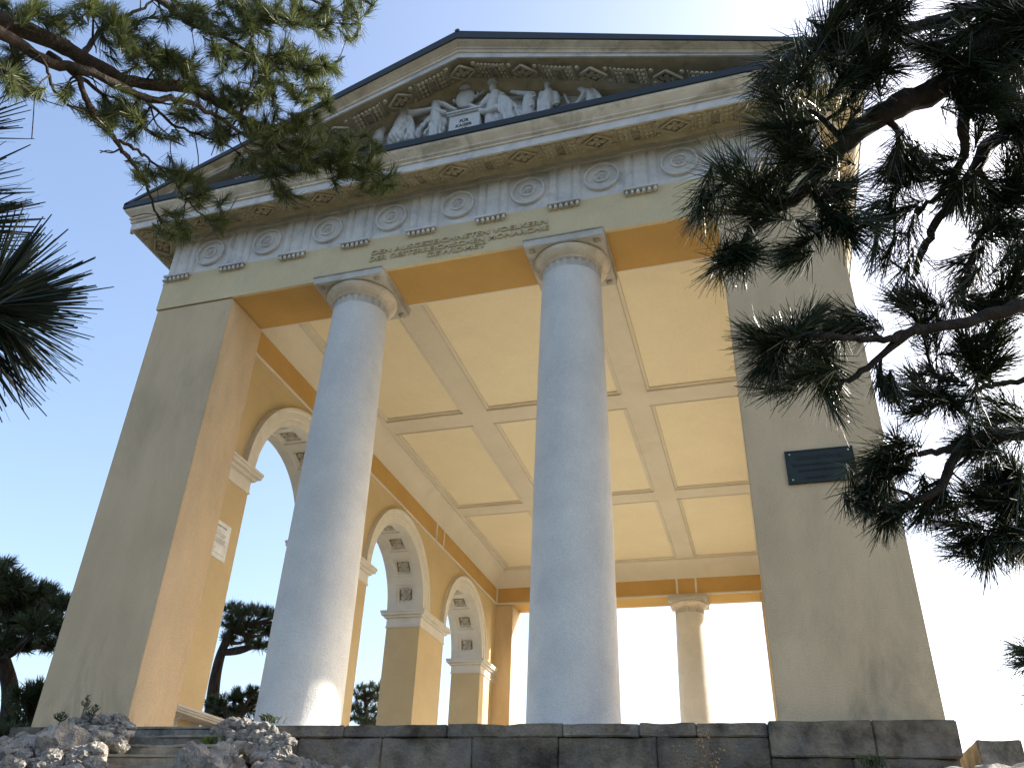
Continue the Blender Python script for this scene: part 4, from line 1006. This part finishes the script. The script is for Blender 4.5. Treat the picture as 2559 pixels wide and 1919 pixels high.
blobs = [(230, 25, 60, 25, 9, 0), (60, 10, 60, 25, 7, 0), (150, 60, 80, 40, 9, 0), (20, 170, 35, 60, 14, 0), (40, 215, 30, 25, 6, 0), (80, 228, 18, 12, 3, 0), (300, 70, 70, 50, 14, 0), (350, 130, 90, 60, 20, 0), (420, 170, 60, 40, 14, 0), (480, 40, 80, 40, 14, 0), (600, 50, 90, 50, 20, 0), (700, 30, 100, 35, 22, 0), (800, 45, 70, 45, 16, 0), (890, 12, 45, 20, 8, 0), (875, 92, 26, 12, 3, 0),
         (560, 125, 60, 30, 8, 0), (640, 140, 80, 40, 16, 0), (740, 150, 80, 40, 18, 0), (800, 175, 36, 36, 9, 0), (805, 235, 40, 30, 8, 0), (700, 230, 90, 40, 18, 0), (600, 250, 70, 34, 12, 0), (500, 200, 60, 30, 8, 0), (160, 235, 20, 14, 3, 0),
         (300, 265, 55, 40, 10, 1), (350, 295, 40, 30, 6, 1), (265, 300, 34, 24, 6, 1), (330, 340, 18, 10, 2, 1), (420, 345, 25, 10, 3, 1), (470, 290, 50, 28, 9, 1), (560, 320, 40, 36, 10, 1), (650, 330, 60, 40, 14, 1), (730, 320, 90, 42, 22, 1), (760, 395, 105, 48, 30, 1), (860, 385, 70, 46, 16, 1), (900, 430, 60, 45, 16, 1), (965, 440, 34, 22, 7, 1), (640, 420, 60, 26, 7, 1), (700, 480, 24, 24, 4, 1),
         (435, 428, 36, 16, 5, 1), (510, 490, 34, 24, 7, 1), (440, 565, 36, 36, 9, 1), (548, 553, 16, 14, 4, 1), (372, 430, 40, 34, 6, 1), (480, 455, 30, 14, 4, 1), (722, 492, 20, 14, 3, 1), (950, 470, 30, 20, 5, 1), (230, 285, 14, 10, 2, 1)]
rp = random.Random(77)
for (cx, cy, rx, ry, n, low_) in blobs:
    for _ in range(int(n * (1.75 if low_ else 1.5))):
        u = cx + rp.gauss(0, .55) * rx; v = cy + rp.gauss(0, .55) * ry
        bd = None
        dist = 5.6 + (u / 1000) * .9 + rp.uniform(-.35, .35)
        p = atL(u, v, dist)
        best = min(range(len(boughs)), key=lambda i: boughs[i].near(p)[0])
        B = boughs[best]; 
        # pull far-away clusters to the branch's depth
        q = B.pts[B.near(p)[1]][0]; dq = (q - CP).length; p = at(u, v, dq + rp.uniform(-.3, .3))
        d = B.twig(p, .0048, .18)
        up = Vector((rp.uniform(-.3, .3), rp.uniform(-.3, .3), rp.uniform(.1, .8))); dd = (d + up * .6).normalized()
        B.ne.tuft(p, dd, .112, 84, .0040, 14, 84, 1.25)
for B in boughs:
    for _ in range(7):
        q0 = B.line[rp.randrange(len(B.line) // 4, len(B.line))]; B.twig(q0 + Vector([rp.uniform(-.28, .28), rp.uniform(-.28, .28), rp.uniform(-.26, .2)]), .004, .12)
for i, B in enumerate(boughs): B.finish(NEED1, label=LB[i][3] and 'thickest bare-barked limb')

# close branch of the same pine, hanging beside the camera
nb = Bough(lt, [atL(-960, 420, 4.9), at(-700, 620, 2.4), at(-420, 760, 1.45), at(-240, 800, 1.12), at(-120, 780, 1.02), at(-30, 765, 1.0)], .02, .006, BARKD, .004, 5)
for (u, v, d_, dv, n_, L_) in [(0, 760, 1.0, (1.0, -.12), 105, .098), (-20, 775, 1.03, (.8, 1.0), 80, .098), (-25, 740, 1.0, (.75, -.9), 70, .100), (-150, 560, 1.12, (1, -.25), 60, .105), (-160, 470, 1.15, (1, -.4), 46, .10), (-150, 330, 1.2, (1, -.5), 40, .10), (-170, 620, 1.1, (1, .1), 50, .105), (-80, 820, 1.05, (.8, 1.0), 60, .11)]:
    p = at(u, v, d_); dd = (at(u + dv[0] * 100, v + dv[1] * 100, d_) - p).normalized(); nb.twig(p, .003, .08)
    nb.ne.tuft(p, dd, L_, int(n_ * 1.25), .0029, 3, 62, .35, bend=.45)
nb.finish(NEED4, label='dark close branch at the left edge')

# --- pine at the right, close to the camera ---
TRp = at(3350, 700, 3.6); rt_ = empty('pine_tree', gz(TRp), 'dark backlit pine overhanging from the right close to the viewer', 'tree')
t0 = gz(TRp); trunk_of(rt_, [t0, t0 + Vector((-.05, .05, 1.0)), at(3250, 700, 3.6), at(3150, 250, 3.8), at(2950, -150, 4.0), at(2800, -500, 4.4)], .17, .09, BARKD)
RB = [
    ([at(3080, 60, 3.9), at(2780, -60, 3.5), at(2559, 27, 3.1), at(2395, 194, 2.95), at(2237, 267, 2.85), at(2147, 325, 2.8), at(2079, 398, 2.75), at(1988, 488, 2.7), at(1921, 529, 2.66), at(1868, 590, 2.62), at(1848, 650, 2.6)], .058, .009, 'thick diagonal limb'),
    ([at(2559, 10, 3.12), at(2480, 0, 3.1), at(2395, 45, 3.05), at(2264, 72, 3.0), at(2147, 90, 2.95), at(2056, 104, 2.9), at(1990, 130, 2.9)], .026, .008, None),
    ([at(3080, 300, 3.7), at(2800, 330, 3.4), at(2620, 340, 3.2), at(2490, 348, 3.1), at(2418, 452, 3.0), at(2350, 542, 2.95), at(2300, 640, 2.95), at(2282, 700, 2.95)], .034, .008, None),
    ([at(2409, 194, 2.97), at(2412, 300, 2.9), at(2404, 407, 2.9), at(2350, 480, 2.9), at(2290, 540, 2.9)], .020, .006, None),
    ([at(3200, 620, 3.6), at(2900, 700, 3.3), at(2700, 735, 3.0), at(2559, 759, 2.85), at(2418, 804, 2.75), at(2264, 835, 2.65), at(2169, 917, 2.6), at(2079, 971, 2.55)], .034, .006, 'limb in front of the right pier'),
    ([at(2264, 835, 2.65), at(2200, 850, 2.6), at(2120, 845, 2.55), at(2020, 840, 2.5), at(1930, 850, 2.5)], .013, .005, None),
    ([at(3200, 900, 3.6), at(2850, 1040, 3.2), at(2559, 1080, 2.9), at(2409, 1116, 2.8), at(2350, 1211, 2.75), at(2237, 1283, 2.7), at(2192, 1324, 2.7)], .030, .006, None),
    ([at(2409, 1116, 2.8), at(2330, 1130, 2.75), at(2230, 1150, 2.7), at(2150, 1190, 2.7)], .012, .005, None),
    ([at(3150, 1050, 3.6), at(2850, 1200, 3.3), at(2640, 1260, 3.0), at(2559, 1301, 2.95), at(2531, 1356, 2.9), at(2463, 1396, 2.9)], .020, .005, None),
    ([at(2850, 1000, 3.2), at(2700, 960, 3.0), at(2559, 953, 2.9), at(2463, 967, 2.85), at(2390, 1010, 2.8)], .016, .005, None),
    ([at(3150, 1300, 3.6), at(2950, 1480, 3.3), at(2760, 1600, 3.0), at(2660, 1650, 2.95), at(2620, 1690, 2.95)], .016, .005, None),
    ([at(2560, 340, 3.15), at(2545, 450, 3.1), at(2500, 520, 3.1), at(2440, 600, 3.05), at(2418, 690, 3.0), at(2400, 760, 3.0)], .014, .005, None),
]
rbs = [Bough(rt_, p, a, b, BARKD, .006, 61 + i) for i, (p, a, b, lb) in enumerate(RB)]
tufts = [(1943, 172, 90), (1950, 255, 105), (2034, 136, 90), (2101, 27, 90), (2120, 110, 80), (2140, 230, 85), (2200, 170, 85), (2160, 30, 80), (2230, 10, 70), (1830, 452, 100), (1765, 510, 90), (1898, 452, 90), (2011, 398, 100), (1875, 530, 90), (1840, 655, 100), (1870, 640, 80), (2088, 565, 80), (2124, 574, 90), (2260, 407, 80), (2215, 430, 70), (2337, 430, 85), (2237, 533, 80), (2215, 642, 85), (2395, 488, 80),
         (2508, 316, 90), (2486, 497, 85), (2531, 565, 100), (2418, 678, 80), (2560, 480, 80), (2440, 260, 90), (2540, 100, 90), (2470, 60, 85), (2400, 100, 70), (2010, 330, 80), (1940, 330, 80), (2090, 480, 80), (1990, 620, 70),
         (1898, 849, 85), (1952, 826, 85), (2011, 808, 85), (2138, 813, 75), (1921, 926, 85), (1988, 950, 80), (2079, 976, 85), (2060, 880, 70), (2210, 958, 60), (2291, 989, 70), (2328, 926, 70), (2305, 813, 80), (2418, 881, 80), (2477, 849, 80), (2500, 903, 70), (2250, 760, 80), (2450, 770, 80), (2530, 700, 90), (2550, 640, 90),
         (2172, 1215, 80), (2192, 1152, 85), (2215, 1301, 85), (2170, 1256, 75), (2305, 1283, 60), (2264, 1107, 75), (2418, 1098, 75), (2350, 1243, 70), (2454, 1265, 85), (2418, 1355, 85), (2463, 1387, 85), (2500, 1333, 80), (2531, 1175, 80), (2508, 1039, 80), (2450, 1120, 80), (2480, 1200, 80), (2380, 1010, 70), (2550, 1260, 80), (2545, 1380, 60),
         (2580, 1640, 66), (2600, 1730, 60), (2420, 20, 90), (2500, 120, 95), (2550, 40, 95), (2540, 200, 90), (2460, 210, 85), (2380, 150, 80), (2300, 120, 75), (2550, 400, 85), (2240, 100, 70), (2160, 150, 75), (2500, 260, 80), (2550, 310, 80)]
rp = random.Random(98)
for (u, v, r) in tufts:
    dist0 = 2.55 + max(0, (u - 1850)) / 700 * .45
    p0 = at(u, v, dist0); B = min(rbs, key=lambda b: b.near(p0)[0]); q = B.pts[B.near(p0)[1]][0]; dist = (q - CP).length + rp.uniform(-.06, .06)
    p0 = at(u, v, dist); d = B.twig(p0, .0055, .14)
    for k in range(4):
        off = Vector([rp.gauss(0, .030) for _ in range(3)]) if k else Vector((0, 0, 0)); p = p0 + off
        if k: B.twig(p, .004, .1, register=False)
        dd = (d + Vector([rp.uniform(-.5, .5) for _ in range(3)]) * (1.0 if k else .3)).normalized()
        B.ne.tuft(p, dd, r / F * dist * .92, 92 if k else 110, .0026, 12, 94, .95)
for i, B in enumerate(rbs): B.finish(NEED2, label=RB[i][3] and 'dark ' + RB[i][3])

# --- pines behind the temple ---
def far_pine(label, dist, trunk, limbs, clumps, seed, r0=.2, tl=.17, dens=1.0):
    K = 1.1569; rp = random.Random(seed); base = at(trunk[0][0] * K, trunk[0][1] * K, dist); root = gz(base)
    e_ = empty('pine_tree', root, label, 'tree')
    tp = [root] + [at(x * K, y * K, dist) for x, y in trunk]
    if (tp[1] - tp[0]).length < .3: tp = tp[1:]
    trunk_of(e_, tp, r0, r0 * .4, BARK)
    line = smooth_line(tp, 6); cr = Needles(); lm = MB()
    for (x, y, r) in clumps:
        c = at(x * K, y * K, dist + rp.uniform(-1.2, 1.2) * r / 40); rr = r * .9 * K / F * dist
        a = min(line, key=lambda q: (q - c).length + abs(q.z - (c.z - rr)) * .6)
        m_ = (a + c) / 2 + Vector((0, 0, rp.uniform(-.2, .1))); lm.tube(smooth_line([a, m_, c], 4), [.055 * (1 - i / 9) + .015 for i in range(9)], 6)
        r *= .86; n = int(40 * dens * (r / 40) ** 1.6) + 5
        for _ in range(n):
            w = Vector([rp.gauss(0, 1) for _ in range(3)]).normalized() * rp.uniform(.35, 1.0) ** .6
            p = c + Vector((w.x * rr, w.y * rr, w.z * rr * .62)); dd = (w + Vector((0, 0, .7))).normalized()
            lm.tube([c + (p - c) * .3, p], [.010, .005], 4); cr.tuft(p, dd, tl * .82, 30, .010, 12, 100, .6)
    l_ = lm.build('branch', BARK, e_); cr.build('needle_clusters', NEED3, e_)
    return e_
far_pine('dark umbrella pine with crooked trunk left of the temple', 14, [(-30, 1640), (15, 1560), (22, 1490), (8, 1430), (0, 1400), (30, 1360), (60, 1330)], [], [(5, 1245, 34), (40, 1262, 26), (80, 1275, 26), (20, 1300, 44), (70, 1310, 40), (115, 1300, 34), (140, 1310, 26), (30, 1350, 40), (80, 1350, 38), (125, 1345, 30), (-20, 1330, 50), (5, 1390, 32), (50, 1392, 26), (95, 1385, 22), (120, 1395, 22), (-30, 1270, 40), (62, 1262, 14), (105, 1275, 16), (10, 1215, 14)], 3, .15)
far_pine('dense low pine behind the rocks at the left edge', 13, [(60, 1640), (60, 1600), (64, 1560), (70, 1530)], [], [(48, 1500, 26), (80, 1492, 20), (95, 1510, 18), (60, 1530, 26), (85, 1540, 22), (45, 1560, 24), (70, 1575, 24), (20, 1590, 30), (55, 1600, 24)], 13, .1)
far_pine('dark pine seen between the left pier and the left column', 21, [(440, 1640), (456, 1540), (464, 1470), (478, 1410), (500, 1360)], [], [(498, 1312, 22), (525, 1318, 24), (552, 1320, 24), (578, 1326, 20), (605, 1330, 22), (505, 1345, 24), (540, 1352, 26), (570, 1358, 24), (600, 1360, 26), (495, 1378, 20), (530, 1385, 18), (562, 1392, 18), (590, 1396, 16), (630, 1345, 24)], 5, .2, tl=.19, dens=1.7)
far_pine('low bushy pine beside the bench under the first arch', 19, [(500, 1640), (502, 1590), (505, 1560)], [], [(462, 1520, 22), (482, 1516, 18), (505, 1508, 18), (525, 1498, 18), (545, 1494, 14), (560, 1510, 22), (480, 1540, 24), (510, 1540, 22), (535, 1530, 22), (498, 1562, 22), (525, 1568, 24), (550, 1560, 24), (470, 1570, 20)], 6, .12, tl=.16, dens=1.6)
far_pine('pale green pine seen through the middle arch', 25, [(800, 1640), (795, 1590), (792, 1540), (790, 1500)], [], [(778, 1484, 12), (800, 1482, 12), (820, 1484, 14), (770, 1502, 16), (795, 1504, 20), (820, 1506, 18), (765, 1528, 18), (790, 1530, 22), (818, 1532, 20), (768, 1552, 20), (795, 1560, 22), (822, 1562, 20)], 8, .12, tl=.16, dens=1.5)
leafy(tuple(gz(at(5, 1830, 11)) + Vector((0, 0, .1))), 60, .3, .5, 'scrub under the crooked pine at the left edge', 'shrub', 'low_shrub', 44, m=NEED3, w=.02)

# ------------------------------------------------------------------ light
AZ, EL = R(35.5), R(33)
sun = bpy.data.lights.new('sun', 'SUN'); sun.energy = 5.0; sun.angle = R(.5); sun.color = (1, .95, .86)
so = bpy.data.objects.new('sun', sun); COL.objects.link(so)
sd = Vector((math.cos(AZ) * math.cos(EL), math.sin(AZ) * math.cos(EL), math.sin(EL)))
so.rotation_euler = sd.to_track_quat('Z', 'Y').to_euler(); so.location = (30, 20, 25)
w = bpy.data.worlds.new("World"); sc.world = w; w.use_nodes = True
n, l = w.node_tree.nodes, w.node_tree.links
sk = n.new('ShaderNodeTexSky'); sk.sky_type = 'NISHITA'; sk.sun_disc = False; sk.sun_elevation = EL; sk.sun_rotation = PI / 2 - AZ; sk.altitude = 400; sk.air_density = 1.0; sk.dust_density = 5.0; sk.ozone_density = 1.0
bg = n['Background']; bg.inputs[1].default_value = .15; l.new(sk.outputs[0], bg.inputs[0])
sc.view_settings.view_transform = 'Standard'; sc.view_settings.look = 'None'; sc.view_settings.gamma = 1; sc.view_settings.exposure = 1.42
sc.cycles.max_bounces = 8; sc.cycles.diffuse_bounces = 5; sc.cycles.transparent_max_bounces = 8
